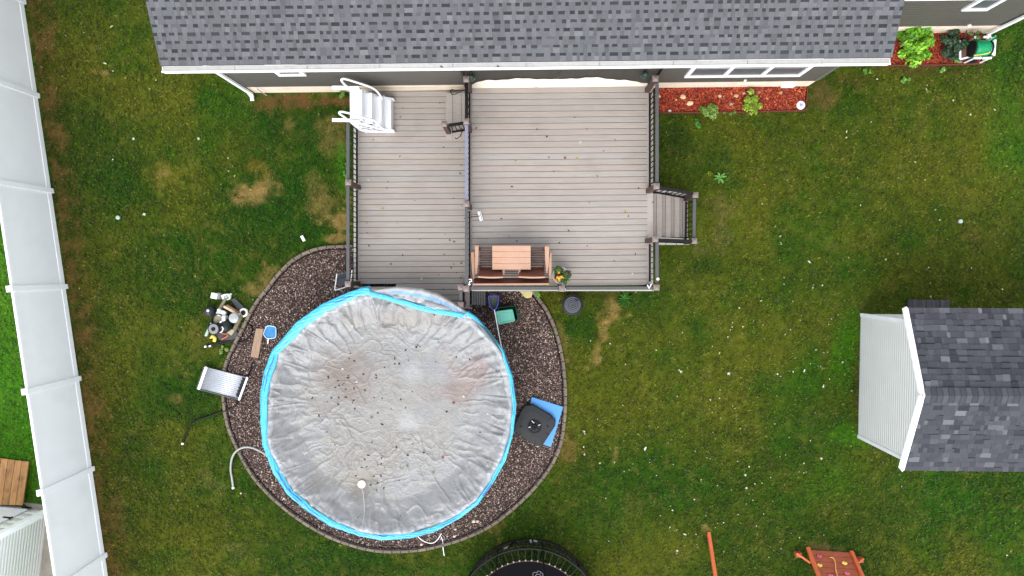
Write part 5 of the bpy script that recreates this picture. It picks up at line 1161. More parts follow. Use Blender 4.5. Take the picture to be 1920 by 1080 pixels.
mb = MB(); mb.tube([(cx-.2, cy-.2, .55), (cx-.05, cy-.2, .6), (cx+.1, cy-.17, .62), (cx+.16, cy-.13, .6)], .012, 6, 4); mb.build('hose_end', mat('yellow_hose', S(206, 200, 70), .4), t)
for x0, y0, x1, y1, nm in ((-.16, .27, -.03, .25, 'frame_bar'), (.06, .26, .24, .28, 'frame_bar'), (-.17, -.25, .02, -.25, 'frame_bar'), (.05, -.26, .27, -.25, 'frame_bar'), (.35, .2, .33, -.2, 'frame_bar'), (.29, .17, .28, -.17, 'frame_bar')):
    mb = MB(); mb.beam((cx+x0, cy+y0, .5), (cx+x1, cy+y1, .5), .05, .04); mb.build(nm, M_wp, t, bevel=.006)
for x, y in ((-.12, .25), (.27, .25), (-.12, -.24), (.27, -.24)): mb = MB(); mb.tube([(cx+x, cy+y, .5), (cx+x, cy+y, 0)], .02, 8); mb.build('leg', M_wp, t)
mb = MB(); mb.lathe((cx+.02, cy-.24, .2), [(.02, -.02), (.09, -.02), (.09, .02), (.02, .02)], 20, Matrix.Rotation(math.pi/2, 3, 'X')); mb.build('wheel', M_blackp, t)
mb = MB(); mb.box((cx, cy, .3), (.42, .42, .03)); mb.build('tray', M_blackp, t)
q = P(1808, 92, .3); mb = MB(); t = thing('planter_box', (q.x, q.y, 0), 'narrow grey planter filled with brown soil touching the hose cart', 'planter')
a, b = P(1801, 76, .3), P(1817, 110, .3); w_, h_ = b.x-a.x, a.y-b.y
mb.box((q.x, q.y, .14), (w_, h_, .28)); mb.build('box', M_rail, t)
mb = MB(); mb.box((q.x, q.y, .285), (w_-.04, h_-.04, .02)); mb.build('soil', mat('potting_soil', S(116, 84, 62, 0.7), .95, var=.4, vscale=14, bump=1., bscale=30), t)
for a, b in (((1801, 111), (1822, 106)), ((1800, 76), (1800, 111))): mb = MB(); mb.beam(P(*a, .31), P(*b, .31), .04, .03); mb.build('trim_bar', M_wp, t)
q = P(1806, 76, 0); t = thing('dead_stalk', q, 'thin dark stalk leaning on the wall with a pale tip beside the hose cart', 'stalk')
mb = MB(); mb.tube([q, P(1810, 66, .6), P(1813, 57, .85)], .016, 6, r2=.012); mb.build('stem', mat('dark_stem', S(60, 62, 40), .8), t)
p = P(1817, 48, 1.0); mb = MB(); mb.lathe(p, [(.01, -.05), (.045, 0), (.03, .04), (.005, .06)], 8); mb.build('tip', mat('pale_bloom', S(222, 214, 196), .7), t); leaves_blob('foliage', q+Vector((.02, .0, .2)), (.12, .2, .5), 130, .026, [(70, 110, 50), (110, 140, 70)], t, 66, clumps=6)

# ---------------------------------------------------------------- things on the gravel by the deck
# bin with lid
q = P(952, 590, 0); t = thing('storage_bin', q, 'dark green storage bin on the gravel with a pale teal lid set askew', 'storage bin')
qd = [P(930, 576, .36), P(966, 572, .36), P(974, 603, .36), P(938, 610, .36)]
mb = MB(); o4 = [(v.x, v.y) for v in [P(933, 577, .36), P(967, 573, .36), P(972, 600, .36), P(938, 606, .36)]]; c4 = (sum(v[0] for v in o4)/4, sum(v[1] for v in o4)/4)
lo4 = [(c4[0]+(x-c4[0])*.85, c4[1]+(y-c4[1])*.85) for x, y in o4]; in4 = [(c4[0]+(x-c4[0])*.93, c4[1]+(y-c4[1])*.93) for x, y in o4]
vs = [(x, y, .04) for x, y in lo4]+[(x, y, .36) for x, y in o4]+[(x, y, .36) for x, y in in4]+[(c4[0]+(x-c4[0])*.8, c4[1]+(y-c4[1])*.8, .06) for x, y in lo4]
mb.add(vs, [(3, 2, 1, 0)]+[(i, (i+1) % 4, (i+1) % 4+4, i+4) for i in range(4)]+[(i+4, (i+1) % 4+4, (i+1) % 4+8, i+8) for i in range(4)]+[(i+8, (i+1) % 4+8, (i+1) % 4+12, i+12) for i in range(4)]+[(12, 13, 14, 15)])
mb.build('tub', mat('dark_green_plastic', S(20, 84, 62, 0.6), .4), t)
mb = MB(); mb.tube([P(966, 576, .38), P(971, 584, .38), P(973, 595, .38), P(972, 601, .38)], .014, 6, 4); mb.build('handle', MATS['dark_green_plastic'], t)
cl_ = [P(928.5, 584, .42), P(961, 579.5, .44), P(966, 602, .44), P(934, 609.5, .42)]; cc4 = sum(cl_, Vector())/4
M_teal = mat('teal_plastic', S(104, 196, 176, 0.7), .4, var=.05)
mb = MB()
def rr4(q4, k, z, n=5, rad_=.25):
    out = []; c = sum(q4, Vector())/4
    for i in range(4):
        p0, p1, p2 = q4[i-1], q4[i], q4[(i+1) % 4]
        for j in range(n+1):
            u = j/n; a = p1+(p0-p1)*rad_*.5; b = p1+(p2-p1)*rad_*.5; v = a*(1-u)**2+p1*2*u*(1-u)+b*u*u; w = c+(v-c)*k; out.append((w.x, w.y, z+(w.x-c.x)*.05))
    return out
rings = [rr4(cl_, 1., .395), rr4(cl_, 1., .425), rr4(cl_, .93, .43), rr4(cl_, .9, .42), rr4(cl_, .78, .42), rr4(cl_, .75, .41), rr4(cl_, .62, .41), rr4(cl_, .6, .416), rr4(cl_, .1, .416)]
n = len(rings[0]); mb.add([v for q_ in rings for v in q_], [(i*n+j, i*n+n+j, i*n+n+(j+1) % n, i*n+(j+1) % n) for i in range(len(rings)-1) for j in range(n)]+[tuple(range((len(rings)-1)*n+n-1, (len(rings)-1)*n-1, -1)), tuple(range(n))])
mb.build('lid', M_teal, t)
# net on a pole
q = P(926, 567, .5); t = thing('pool_net', (q.x, q.y, 0), 'blue framed deep pool net with long white pole behind the teal lidded bin', 'pool net')
mb = MB(); fr = [P(x, y, .52) for x, y in ((916, 556), (920, 555), (932, 554.5), (934.5, 558), (934, 568), (931, 577), (927, 581), (922, 578), (917.5, 569))]
mb.tube(fr, .011, 6, 5, closed=True); mb.build('net_frame', mat('blue_frame', S(58, 62, 176), .4), t)
fs_ = spline(fr, 4, True); n = len(fs_); cn = sum(fs_, Vector())/n; vs = []; 
for l, (k, z) in enumerate(((.97, .51), (.85, .42), (.55, .36), (.05, .34))): vs += [(cn.x+(v.x-cn.x)*k, cn.y+(v.y-cn.y)*k, z) for v in fs_]
mb = MB(); mb.add(vs, [(l*n+j, l*n+(j+1) % n, l*n+n+(j+1) % n, l*n+n+j) for l in range(3) for j in range(n)]); mb.build('net_mesh', mat('grey_mesh', S(84, 96, 92), .9, var=.3, vscale=30), t)
mb = MB(); mb.tube([P(927, 581, .52), P(929, 592, .5), P(935, 625, .47), P(941, 655, .4)], .012, 8); mb.build('pole', M_vinylb, t)
# grey slatted step
t = thing('slatted_step', P(897, 560, 0), 'grey weathered slatted plastic step under the deck edge beside the pool', 'step')
for i in range(6):
    mb = MB(); hbox(mb, 884.5+i*4.4, 887.9+i*4.4, 545, 571.6+.15*i, .3, .03); mb.build('slat', mat('weathered_grey_slat', S(134, 134, 134, 0.6), .7, var=.12), t)
for y in (550, 567): mb = MB(); hbox(mb, 884.5, 910, y, y+3, .268, .05); mb.build('cross_bar', M_rail, t)
for x in (886, 908):
    for y in (549, 569): a = P(x, y, .12); mb = MB(); mb.box((a.x, a.y, .12), (.05, .05, .2)); mb.build('leg', M_rail, t)
# bin by the deck: black ribbed bucket
q = P(1070.5, 569, 0); t = thing('trash_bin', q, 'round black plastic bin with ringed lid in the grass below the deck', 'bin')
mb = MB(); mb.lathe(q, [(.2, 0), (.215, .02), (.262, .5), (.275, .5), (.275, .54), (.25, .55)], 36); mb.build('barrel', M_blackp, t, smooth=True)
pr = [(.21, .551), (.205, .575)]
for k in range(4): r0 = .20-.044*k; pr += [(r0, .578), (r0-.008, .582+.006*k), (r0-.03, .582+.006*k), (r0-.036, .570)]
pr += [(.02, .57)]
mb = MB(); mb.lathe(q, pr, 36); mb.build('lid', mat('dark_grey_lid', S(110, 113, 118, 0.5), .45, var=.12), t)
mb = MB(); mb.beam(q+Vector((.06, .14, .59)), q+Vector((.14, .09, .59)), .03, .02); mb.build('handle', M_black, t)
# umbrella base on blue foam
o = PX([(997, 744.5), (1056, 763), (1033, 838.5), (988, 822), (992, 770)], .035, .085).build('foam_sheet', mat('sky_blue_foam', S(84, 162, 232, 0.7), .6, var=.06, vscale=4), bevel=.006); tag(o, 'sky blue foam sheet under the black umbrella base on the gravel', 'foam sheet')
pl8 = [(985, 760), (999, 758.5), (1034, 779), (1042, 789), (1041, 799), (1017, 836), (1005, 837), (969, 815), (964, 806), (965, 795), (979, 766)]
q = P(1002, 798, .1); t = thing('umbrella_base', (q.x, q.y, .085), 'square black plastic umbrella base with ribbed round hub on the gravel', 'umbrella base')
M_bp2 = mat('charcoal_plastic', S(60, 62, 64, 0.55), .5, var=.12, vscale=8)
w8 = [P(x, y, .2) for x, y in pl8]; c8 = sum(w8, Vector())/len(w8); n = len(w8); rings = []
for k, z in ((.98, .086), (1., .1), (1., .17), (.95, .2), (.62, .215), (.26, .22), (.25, .2), (.02, .2)): rings += [(c8.x+(v.x-c8.x)*k, c8.y+(v.y-c8.y)*k, z) for v in w8]
mb = MB(); mb.add(rings, [(l*n+j, l*n+n+j, l*n+n+(j+1) % n, l*n+(j+1) % n) for l in range(7) for j in range(n)]); mb.build('base', M_bp2, t)
mb = MB(); mb.lathe((q.x, q.y, .2), [(.175, 0), (.18, .035), (.155, .04), (.15, .012), (.06, .012), (.055, .06), (.03, .06), (.028, .02), (.002, .02)], 28); hub = mb.build('hub', M_black, t)
mb = MB()
for i in range(8): a = math.pi*i/4+.2; mb.beam((q.x+.05*math.cos(a), q.y+.05*math.sin(a), .225), (q.x+.15*math.cos(a), q.y+.15*math.sin(a), .225), .016, .03)
mb.build('ribs', M_blackp, t)
for i, (x, y) in enumerate(((999, 791), (1011, 797), (993, 801))): mb = MB(); p = P(x, y, .25); mb.beam(p-Vector((.03, .01 if i else -.03, 0)), p+Vector((.03, .01 if i else -.03, 0)), .012, .01); mb.build('bolt', M_vinylb, t)
for x, y in ((977, 800), (1026.5, 799.5)): mb = MB(); p = P(x, y, .2); mb.lathe((p.x, p.y, .205), [(.03, 0), (.034, .012), (.02, .018)], 14); mb.build('fill_cap', M_blackp, t)
for pa in (((1000, 764), (1000, 776), (1024, 791), (1036, 781)), ((975, 784), (990, 792)), ((1014, 806), (1030, 816)), ((970, 818), (981, 809), (1004, 823), (1003, 837))):
    mb = MB(); mb.tube([P(x, y, .205) for x, y in pa], .0065, 5); mb.build('groove', M_black, t)
# folding chair
t = thing('folding_chair', P(645, 525, 0), 'folding chair with white tube frame and grey fabric beside the deck corner', 'folding chair')
mb = MB(); mb.tube([P(x, y, z) for x, y, z in ((631.5, 514, .75), (630, 527, .55), (628, 541, .42), (630, 543.5, .42), (642, 540.5, .42), (655, 535, .42), (657.5, 530, .42), (660, 507, .8))], .014, 8, 5); mb.build('seat_frame', M_vinylb, t, smooth=True)
mb = MB(); mb.tube([P(x, y, z) for x, y, z in ((629, 538, .42), (637, 543.5, .2), (645, 548.5, .02), (652, 547, .02), (673, 539, .02), (668, 534, .1), (657, 528, .42))], .012, 8, 3); mb.build('leg_frame', M_vinylb, t, smooth=True)
M_fab = mat('grey_sling_fabric', S(88, 94, 102, 0.7), .85, var=.1, vscale=30)
mb = MB(); qs = [P(632, 525, .46), P(655, 519, .46), P(654, 533, .43), P(636, 537, .43)]; mb.add(qs+[v-Vector((0, 0, .008)) for v in qs], [(3, 2, 1, 0), (4, 5, 6, 7), (0, 1, 5, 4), (1, 2, 6, 5), (2, 3, 7, 6), (3, 0, 4, 7)]); mb.build('seat', M_fab, t)
mb = MB(); qs = [P(633, 514, .85), P(655, 509, .85), P(656, 518, .48), P(633, 523.5, .48)]; mb.add(qs+[v-Vector((0, .01, .008)) for v in qs], [(3, 2, 1, 0), (4, 5, 6, 7), (0, 1, 5, 4), (1, 2, 6, 5), (2, 3, 7, 6), (3, 0, 4, 7)]); mb.build('backrest', M_fab, t)
# squeegee on the deck
t = thing('brush', P(898, 404, ZU), 'white flat brush head with thin dark handle lying by the middle rail', 'brush')
a, b = P(898, 396, ZU+.04), P(903, 414, ZU+.04); mb = MB(); mb.beam(a, b, .085, .035); mb.build('head', M_wp, t, bevel=.008)
mb = MB(); mb.beam(a+Vector((.02, 0, .019)), b+Vector((.02, 0, .019)), .012, .006); mb.build('blade', M_rail, t)
mb = MB(); mb.tube([P(870, 409.5, ZU+.9), P(884, 407, ZU+.35), P(900, 405, ZU+.06)], .009, 6); mb.build('handle', M_black, t)
# small bits in the lawn
def single(o, l, c): return tag(o, l, c)
a, b = P(565.5, 442, .06), P(571, 452, .06); mb = MB(); mb.beam(a, b, .075, .05); single(mb.build('foam_block', M_wp, bevel=.01), 'small white block lying in the grass above the gravel bed', 'block')
for x, y, l in ((222, 408, 'white round drain cap in the left lawn near the fence'), (1800, 415, 'white round drain cap in the right lawn above the shed')):
    q = P(x, y, .02); mb = MB(); mb.lathe((q.x, q.y, 0), [(.05, 0), (.056, .05), (.045, .065), (.03, .072), (.002, .074)], 18); single(mb.build('drain_cap', mat('pale_mint_plastic', S(180, 204, 192, .7), .5), smooth=True), l, 'drain cap')

# ---------------------------------------------------------------- solar panel, hoses, board, skimmer
q = P(420, 715, 0); t = thing('solar_panel', q, 'silver ribbed solar pool heater panel half on the edging with white end pipe', 'solar heater panel')
c4 = [P(386, 688, .12), P(465, 708, .12), P(450, 748, .10), P(372, 728.5, .10)]
def lerp4(u, v): return (c4[0]*(1-u)+c4[1]*u)*(1-v)+(c4[3]*(1-u)+c4[2]*u)*v
nU, nV = 2, 96; V = []; Fq = []
for i in range(nU+1):
    for k in range(nV+1): p = lerp4(i/nU, k/nV); V.append((p.x, p.y, p.z+.006*abs(math.sin(k/nV*math.pi*12))))
for i in range(nU):
    for k in range(nV): a = i*(nV+1)+k; Fq.append((a, a+1, a+nV+2, a+nV+1))
V = np.array(V); o = npmesh('collector', V, np.array(Fq), mat('silver_collector', S(176, 180, 188, 0.8), .3, metal=.3, var=.15, vscale=3, dirt=(S(90, 92, 98), 2.2, .3)), t, smooth=True); sd_ = o.modifiers.new('thickness', 'SOLIDIFY'); sd_.thickness = .03
mb = MB(); mb.beam(lerp4(0.02, -.02)+Vector((0, 0, .02)), lerp4(.02, 1.02)+Vector((0, 0, .02)), .07, .04); mb.build('header_pipe', M_vinylb, t, bevel=.008)
mb = MB(); mb.beam(lerp4(.995, -.02)+Vector((0, 0, .02)), lerp4(.995, 1.05)+Vector((0, 0, .02)), .05, .045); mb.build('header_pipe', M_vinylb, t, bevel=.008)
mb = MB(); p0 = lerp4(.9, .1); 
for k in range(12): a, b = lerp4(.88+.02*(k % 2), .08+k*.075), lerp4(.975, .08+k*.075); mb.beam(a+Vector((0, 0, .012)), b+Vector((0, 0, .012)), .035, .02)
mb.build('end_fins', M_blackp, t)
mb = MB(); mb.beam(lerp4(-.02, -.02), lerp4(-.02, 1.03), .05, .05); mb.beam(lerp4(0, 1.02), lerp4(1, 1.03), .03, .05); mb.build('frame', M_rail, t)
def hose(name, pts_, r_, m, label, cat='hose', ends=True, ribs=False):
    t = thing(name, P(pts_[0][0], pts_[0][1], 0), label, cat)
    mb = MB(); w_ = spline([P(*(list(p)+[r_+.03])[:3]) for p in pts_], 10)
    if ribs:
        L = 0; rings = []
        mb.tube(w_, r_*.85, 10); 
        for i in range(len(w_)-1):
            d = (w_[i+1]-w_[i]); nn = max(1, int(d.length/.02))
            for k in range(nn): a = w_[i]+d*(k/nn); mb.tube([a, a+d.normalized()*.010], r_, 10)
    else: mb.tube(w_, r_, 10)
    mb.build('tube', m, t, smooth=not ribs)
    if ends:
        mb = MB(); d = (w_[0]-w_[1]).normalized(); mb.tube([w_[0], w_[0]+d*.05], r_*1.35, 12); mb.build('fitting', M_cream, t)
    return t
hose('hose', [(343, 830), (348, 815), (356, 800), (368, 789), (390, 781), (412, 773), (430, 767), (441, 761), (446, 753)], .024, M_rubber, 'long black hose curving over the lawn from the solar panel')
hose('hose', [(464, 707, .1), (469, 696), (471, 686), (475, 681)], .02, M_rubber, 'short black hose stub at the top right corner of the solar panel')
hose('hose', [(437, 913), (435.5, 900), (432.5, 880), (434.5, 861), (441, 848), (453, 840), (466, 838.5), (480, 842), (495, 850), (503, 855, .1)], .027, mat('grey_ribbed_hose', S(172, 172, 168, 0.8), .45, var=.08), 'pale grey ribbed hose arching from the pool over the edging')
hose('power_cord', [(782, 1004), (790, 1012), (802, 1017.5), (812, 1018), (820, 1012), (826, 1003), (828, 1000)], .012, M_vinylb, 'white cord with a plug end below the pool at the bottom', 'cord', ends=False)
hose('power_cord', [(833, 1042), (831, 1030), (830, 1015), (827, 1006)], .012, M_vinylb, 'straight white cord end lying on the grass below the gravel bed', 'cord', ends=False)
o = PX([(480, 616), (494, 616.5), (484, 671.5), (469.5, 669)], .05, .09).build('board', mat('weathered_board', S(172, 142, 118, 0.75), .85, var=.2, vscale=4, stretch=(6, 1, 1), bump=.3), bevel=.003); tag(o, 'plain weathered plank lying on the gravel beside the blue skimmer', 'plank')
t = thing('leaf_skimmer', P(507, 623, 0), 'flat blue leaf skimmer head with pale rim lying on the gravel', 'skimmer')
fr = [P(x, y, .08) for x, y in ((502, 611), (510, 611.5), (516.5, 614), (517.5, 622), (516.5, 632), (509, 634.5), (501, 634.5), (496, 630), (494.5, 625), (498, 616))]
mb = MB(); mb.tube(fr, .012, 6, 4, closed=True); mb.build('rim', mat('pale_blue_rim', S(186, 214, 232), .4), t)
fs_ = spline(fr, 4, True); mb = MB(); mb.add([(v.x, v.y, .065) for v in fs_]+[(v.x, v.y, .06) for v in fs_], [tuple(range(len(fs_))), tuple(range(2*len(fs_)-1, len(fs_)-1, -1))]); mb.build('net_mesh', mat('blue_mesh', S(48, 136, 196, 0.8), .6, var=.25, vscale=12), t)
mb = MB(); mb.tube([P(503.5, 634, .08), P(502, 644.5, .08)], .018, 8); mb.build('handle', M_vinylb, t)

# ---------------------------------------------------------------- equipment pile left of the pool
def E(zx, zy, z=0.): return P(370+zx/8.64, 535+zy/8.64, z)
M_sil = mat('grey_plastic', S(140, 142, 144, 0.7), .4, var=.1)
o = MB(); o.prism([tuple(E(x, y, .05))[:2] for x, y in ((240, 760), (330, 640), (480, 470), (640, 560), (700, 760), (620, 900), (380, 900))], .0, .05); tag(o.build('slab', mat('grey_mat', S(98, 98, 96, 0.6), .9, var=.2, bump=.3)), 'grey mat under the pump and filter on the grass', 'mat')
def plank_thing(a, b, w_, z, h, m, l, cat='timber', name='timber'):
    mb = MB(); A, B = E(*a, z), E(*b, z); A.z = B.z = z+h/2; mb.beam(A, B, w_, h); return tag(mb.build(name, m, bevel=.004), l, cat)
M_gt = mat('grey_timber', S(146, 134, 108, 0.6), .9, var=.2, vscale=8, bump=.3)
plank_thing((480, 215), (380, 380), .07, .03, .09, M_gt, 'grey green timber sloping down from the white fittings in the equipment pile')
plank_thing((620, 720), (730, 480), .09, .03, .09, M_gt, 'grey timber between the clear pump lid and the edging')
plank_thing((440, 340), (700, 480), .06, .10, .06, mat('pale_timber', S(186, 172, 142), .85, var=.15), 'pale slim timber left of the red brown one in the equipment pile')
plank_thing((500, 320), (690, 440), .05, .06, .1, mat('red_timber', S(122, 84, 70), .85, var=.2), 'slim red brown timber beside the dark sheet in the equipment pile')
o = MB(); o.prism([tuple(E(x, y, .05))[:2] for x, y in ((540, 230), (600, 205), (740, 340), (730, 400), (650, 390))], .0, .05); tag(o.build('sheet', mat('slate_sheet', S(84, 88, 92, 0.6), .7, var=.3, vscale=10)), 'dark slate grey plastic sheet between weeds and the white ring', 'sheet')
o = MB(); o.prism([tuple(E(x, y, .07))[:2] for x, y in ((480, 770), (570, 710), (610, 730), (560, 810))], .05, .1); tag(o.build('paving_slab', mat('beige_slab', S(166, 156, 128), .9, var=.1)), 'small beige slab beside the orange clamp in the equipment pile', 'slab')
# filter bowl
q = E(240, 425); t = thing('filter_bowl', q, 'clear grey domed bowl with white cap standing in the grass left of the pump', 'filter bowl')
mb = MB(); mb.lathe(q, [(.1, 0), (.125, .03), (.135, .12), (.12, .2), (.08, .25), (.02, .27)], 26); mb.build('bowl', mat('smoky_plastic', S(78, 82, 86, 0.5), .12, var=.2), t, smooth=True)
mb = MB(); mb.lathe(q, [(.14, .04), (.15, .045), (.15, .065), (.136, .07)], 26, caps=False); mb.build('rim', M_blackp, t)
mb = MB(); mb.lathe(q+Vector((.02, .04, .24)), [(.03, 0), (.034, .03), (.01, .04)], 14); mb.build('cap', M_white, t)
q = E(762, 440); mb = MB(); mb.lathe(q, [(.07, .0), (.118, .0), (.118, .06), (.10, .08), (.07, .07)], 30, caps=False); t = thing('pipe_ring', q, 'thick white ring fitting with dark centre beside the edging', 'ring fitting'); mb.build('ring', M_cream, t, smooth=True)
mb = MB(); mb.lathe(q, [(.03, .0), (.068, .0), (.068, .05), (.04, .055)], 24); mb.build('core', M_blackp, t)
# pump with motor
q = E(430, 650); t = thing('pool_pump', q, 'black pool pump with clear strainer lid and round grey motor end', 'pool pump')
A = E(255, 712, .22); B = E(440, 655, .2); mb = MB(); mb.tube([A, A+(B-A)*.97], .13, 26); mb.build('motor', M_rubber, t, smooth=True)
d = (B-A).normalized(); Mx = d.to_track_quat('Z', 'Y').to_matrix()
A2 = E(253, 708, .38); mb = MB(); mb.lathe((A2.x, A2.y, .2), [(.13, 0), (.142, .02), (.142, .14), (.125, .16), (.06, .165), (.055, .14), (.002, .14)], 30); mt = mb.build('motor_cap', M_sil, t, smooth=True)
mb = MB(); mb.lathe((A2.x, A2.y, .2), [(.142, .10), (.155, .105), (.155, .15), (.138, .158)], 30, caps=False); mb.build('seal_ring', M_black, mt)
mb = MB(); mb.lathe((A2.x, A2.y, .2), [(.045, .15), (.045, .17), (.002, .171)], 16); mb.build('bore', M_black, mt)
mb = MB(); mb.lathe(E(500, 640), [(.14, .02), (.17, .06), (.17, .22), (.14, .27), (.08, .3), (.02, .31)], 26); mb.build('volute', mat('dark_green_black', S(36, 44, 42), .3, var=.2), t, smooth=True)
mb = MB(); q2 = E(595, 530, .25); mb.lathe((q2.x, q2.y, .03), [(.1, 0), (.11, .05), (.11, .2), (.125, .21), (.125, .25), (.1, .26), (.06, .275), (.01, .278)], 28); mb.build('strainer_lid', mat('clear_grey_lid', S(160, 164, 166), .12, var=.25), t, smooth=True)
mb = MB(); mb.tube([E(400, 670, .36), E(418, 700, .33), E(400, 745, .3), E(370, 765, .26)], .014, 6, 4); mb.build('strap', M_vinylb, t)
for i, (x, y) in enumerate(((500, 505), (500, 545), (465, 590))): mb = MB(); mb.lathe(E(x, y, .0), [(.03, .05), (.05, .2), (.05, .27), (.03, .29)], 12); mb.build('valve', M_white, t)
q = E(395, 560); t = thing('filter_tank', q, 'open beige and black filter tank behind the pump', 'filter tank')
mb = MB(); mb.lathe(q, [(.17, 0), (.17, .2), (.18, .21), (.18, .24), (.155, .24), (.15, .05), (.02, .05)], 30); mb.build('tank', M_blackp, t, smooth=True)
mb = MB(); mb.lathe(q, [(.145, .06), (.148, .16), (.02, .17)], 24); mb.build('filter_media', mat('beige_media', S(158, 152, 128), .9), t)
q = E(430, 445); mb = MB(); mb.lathe((q.x, q.y, 0), [(.08, .02), (.11, .08), (.11, .17), (.07, .2), (.01, .21)], 14, sx=1.2, sy=.7); tag(mb.build('jug', M_white, smooth=True), 'white plastic jug at the top of the equipment pile, beside the tank', 'jug')
q = E(397, 394); mb = MB(); mb.lathe((q.x, q.y, .0), [(.03, .0), (.045, .15), (.03, .2)], 12); tag(mb.build('bottle_cap', M_white), 'small white cap standing just above the white jug', 'cap')
q = E(305, 168); mb = MB(); mb.box((q.x, q.y, .07), (.17, .15, .14), -.2, ch=.02); tag(mb.build('fitting_block', M_cream), 'cream square plastic fitting at the top left of the equipment pile', 'fitting')
q = E(375, 170); mb = MB(); mb.box((q.x, q.y, .06), (.1, .17, .12), -.1, ch=.02); tag(mb.build('fitting_block', M_sil), 'grey square fitting between the two white fittings', 'fitting')
q = E(450, 180); mb = MB(); mb.box((q.x, q.y, .05), (.12, .12, .1), .3, ch=.02); tag(mb.build('fitting_block', M_white), 'white block fitting left of the round valve', 'fitting')
q = E(515, 185); mb = MB(); mb.lathe((q.x, q.y, .0), [(.07, .0), (.085, .03), (.085, .1), (.06, .1), (.05, .04), (.01, .04)], 20); mb.beam(q+Vector((.0, .05, .05)), q+Vector((.1, .07, .05)), .05, .06); tag(mb.build('valve', mat('pale_grey_green', S(188, 196, 186), .5), smooth=True), 'round pale valve at the top of the equipment pile', 'valve')
for a, b, r_, c, l in (((345, 420), (265, 560), .035, (120, 104, 110), 'mauve grey ribbed pipe running down the left of the equipment pile'), ((250, 600), (200, 680), .04, (226, 228, 224), 'short white pipe between the ribbed pipe and the black motor'), ((190, 700), (140, 815), .038, (150, 180, 164), 'pale green tube end beside the yellow part')):
    mb = MB(); mb.tube([E(*a, .08), E((a[0]+b[0])/2, (a[1]+b[1])/2, .1), E(*b, .07)], r_, 12); tag(mb.build('pipe', mat('pipe_%d' % c[0], S(*c), .45, var=.2, vscale=20), smooth=True), l, 'pipe')
mb = MB(); mb.tube([E(235, 825, .07), E(285, 850, .09), E(275, 905, .07)], .045, 10, 4); mb.tube([E(205, 850, .04), E(240, 850, .06)], .02, 8); tag(mb.build('yellow_fitting', mat('yellow_plastic', S(226, 202, 92), .45), smooth=True), 'yellow bent plastic part in the grass below the black motor', 'fitting')
mb = MB(); mb.tube([E(385, 775, .08), E(470, 790, .1), E(490, 820, .1), E(440, 850, .1), (E(395, 875, .08))], .018, 6, 4); tag(mb.build('clamp', mat('orange_red_plastic', S(186, 96, 76), .5), smooth=True), 'orange red bent clamp lying in front of the pump', 'clamp')
def ehose(pts_, r_, l, m=M_rubber):
    t = thing('hose', E(pts_[0][0], pts_[0][1], 0), l, 'hose'); mb = MB(); w_ = spline([E(x, y, .06) for x, y in pts_], 8); mb.tube(w_, r_, 8); mb.build('tube', m, t, smooth=True)
    mb = MB(); d = (w_[0]-w_[1]).normalized(); mb.tube([w_[0], w_[0]+d*.06], r_*1.3, 10); mb.build('fitting', M_white, t)
ehose([(150, 985), (260, 950), (400, 915), (520, 905), (640, 920), (760, 905), (840, 840), (885, 740), (870, 660), (800, 610), (720, 590)], .02, 'black hose with white ends looping around from the pile over the gravel')
ehose([(225, 978), (330, 955), (460, 930), (560, 905), (650, 850), (670, 790), (640, 735), (590, 720)], .02, 'inner black hose with white end looping in front of the pump')
ehose([(340, 610), (345, 540), (400, 495), (470, 480)], .016, 'thin black hose curved around the filter tank')

ehose([(560, 420), (470, 395), (420, 430), (440, 480), (520, 500)], .018, 'thin black hose bent around the white jug in the equipment pile')
ehose([(300, 640), (290, 560), (330, 470), (395, 420)], .015, 'thin black tube running beside the mauve ribbed pipe')
ehose([(640, 430), (690, 500), (660, 560), (610, 640), (560, 700)], .018, 'black hose between the clear pump lid and the white ring')

# ---------------------------------------------------------------- trampoline
TC = P(991, 1164, .85); tr_ = thing('trampoline', (TC.x, TC.y, 0), 'round black trampoline cut off by the bottom edge', 'trampoline')
Rm, Rf = 1.54, 1.86
def circ(R, z, n=72): return [Vector((TC.x+R*math.cos(2*math.pi*i/n), TC.y+R*math.sin(2*math.pi*i/n), z)) for i in range(n)]
M_mat = mat('black_woven_mat', S(24, 24, 28, 0.5), .8, spec=.1, var=.1, vscale=3)
mb = MB(); c = circ(Rm, .85); mb.add(c+[v-Vector((0, 0, .01)) for v in c], [tuple(range(72)), tuple(range(143, 71, -1))]); tm = mb.build('jumping_mat', M_mat, tr_)
mb = MB(); mb.tube(circ(Rm, .855), .012, 6, closed=True); mb.build('mat_edge', mat('dull_red_brown_edging', S(86, 62, 52), .8), tm)
mb = MB(); mb.tube(circ(Rf, .85), .025, 8, closed=True); mb.build('frame_ring', M_black, tr_, smooth=True)
mb = MB(); GC = P(992, 1131, 0); mb.tube([Vector((GC.x+1.73*math.cos(2*math.pi*i/72), GC.y+1.73*math.sin(2*math.pi*i/72), .03)) for i in range(72)], .035, 8, closed=True); mb.build('base_ring', M_black, tr_, smooth=True)
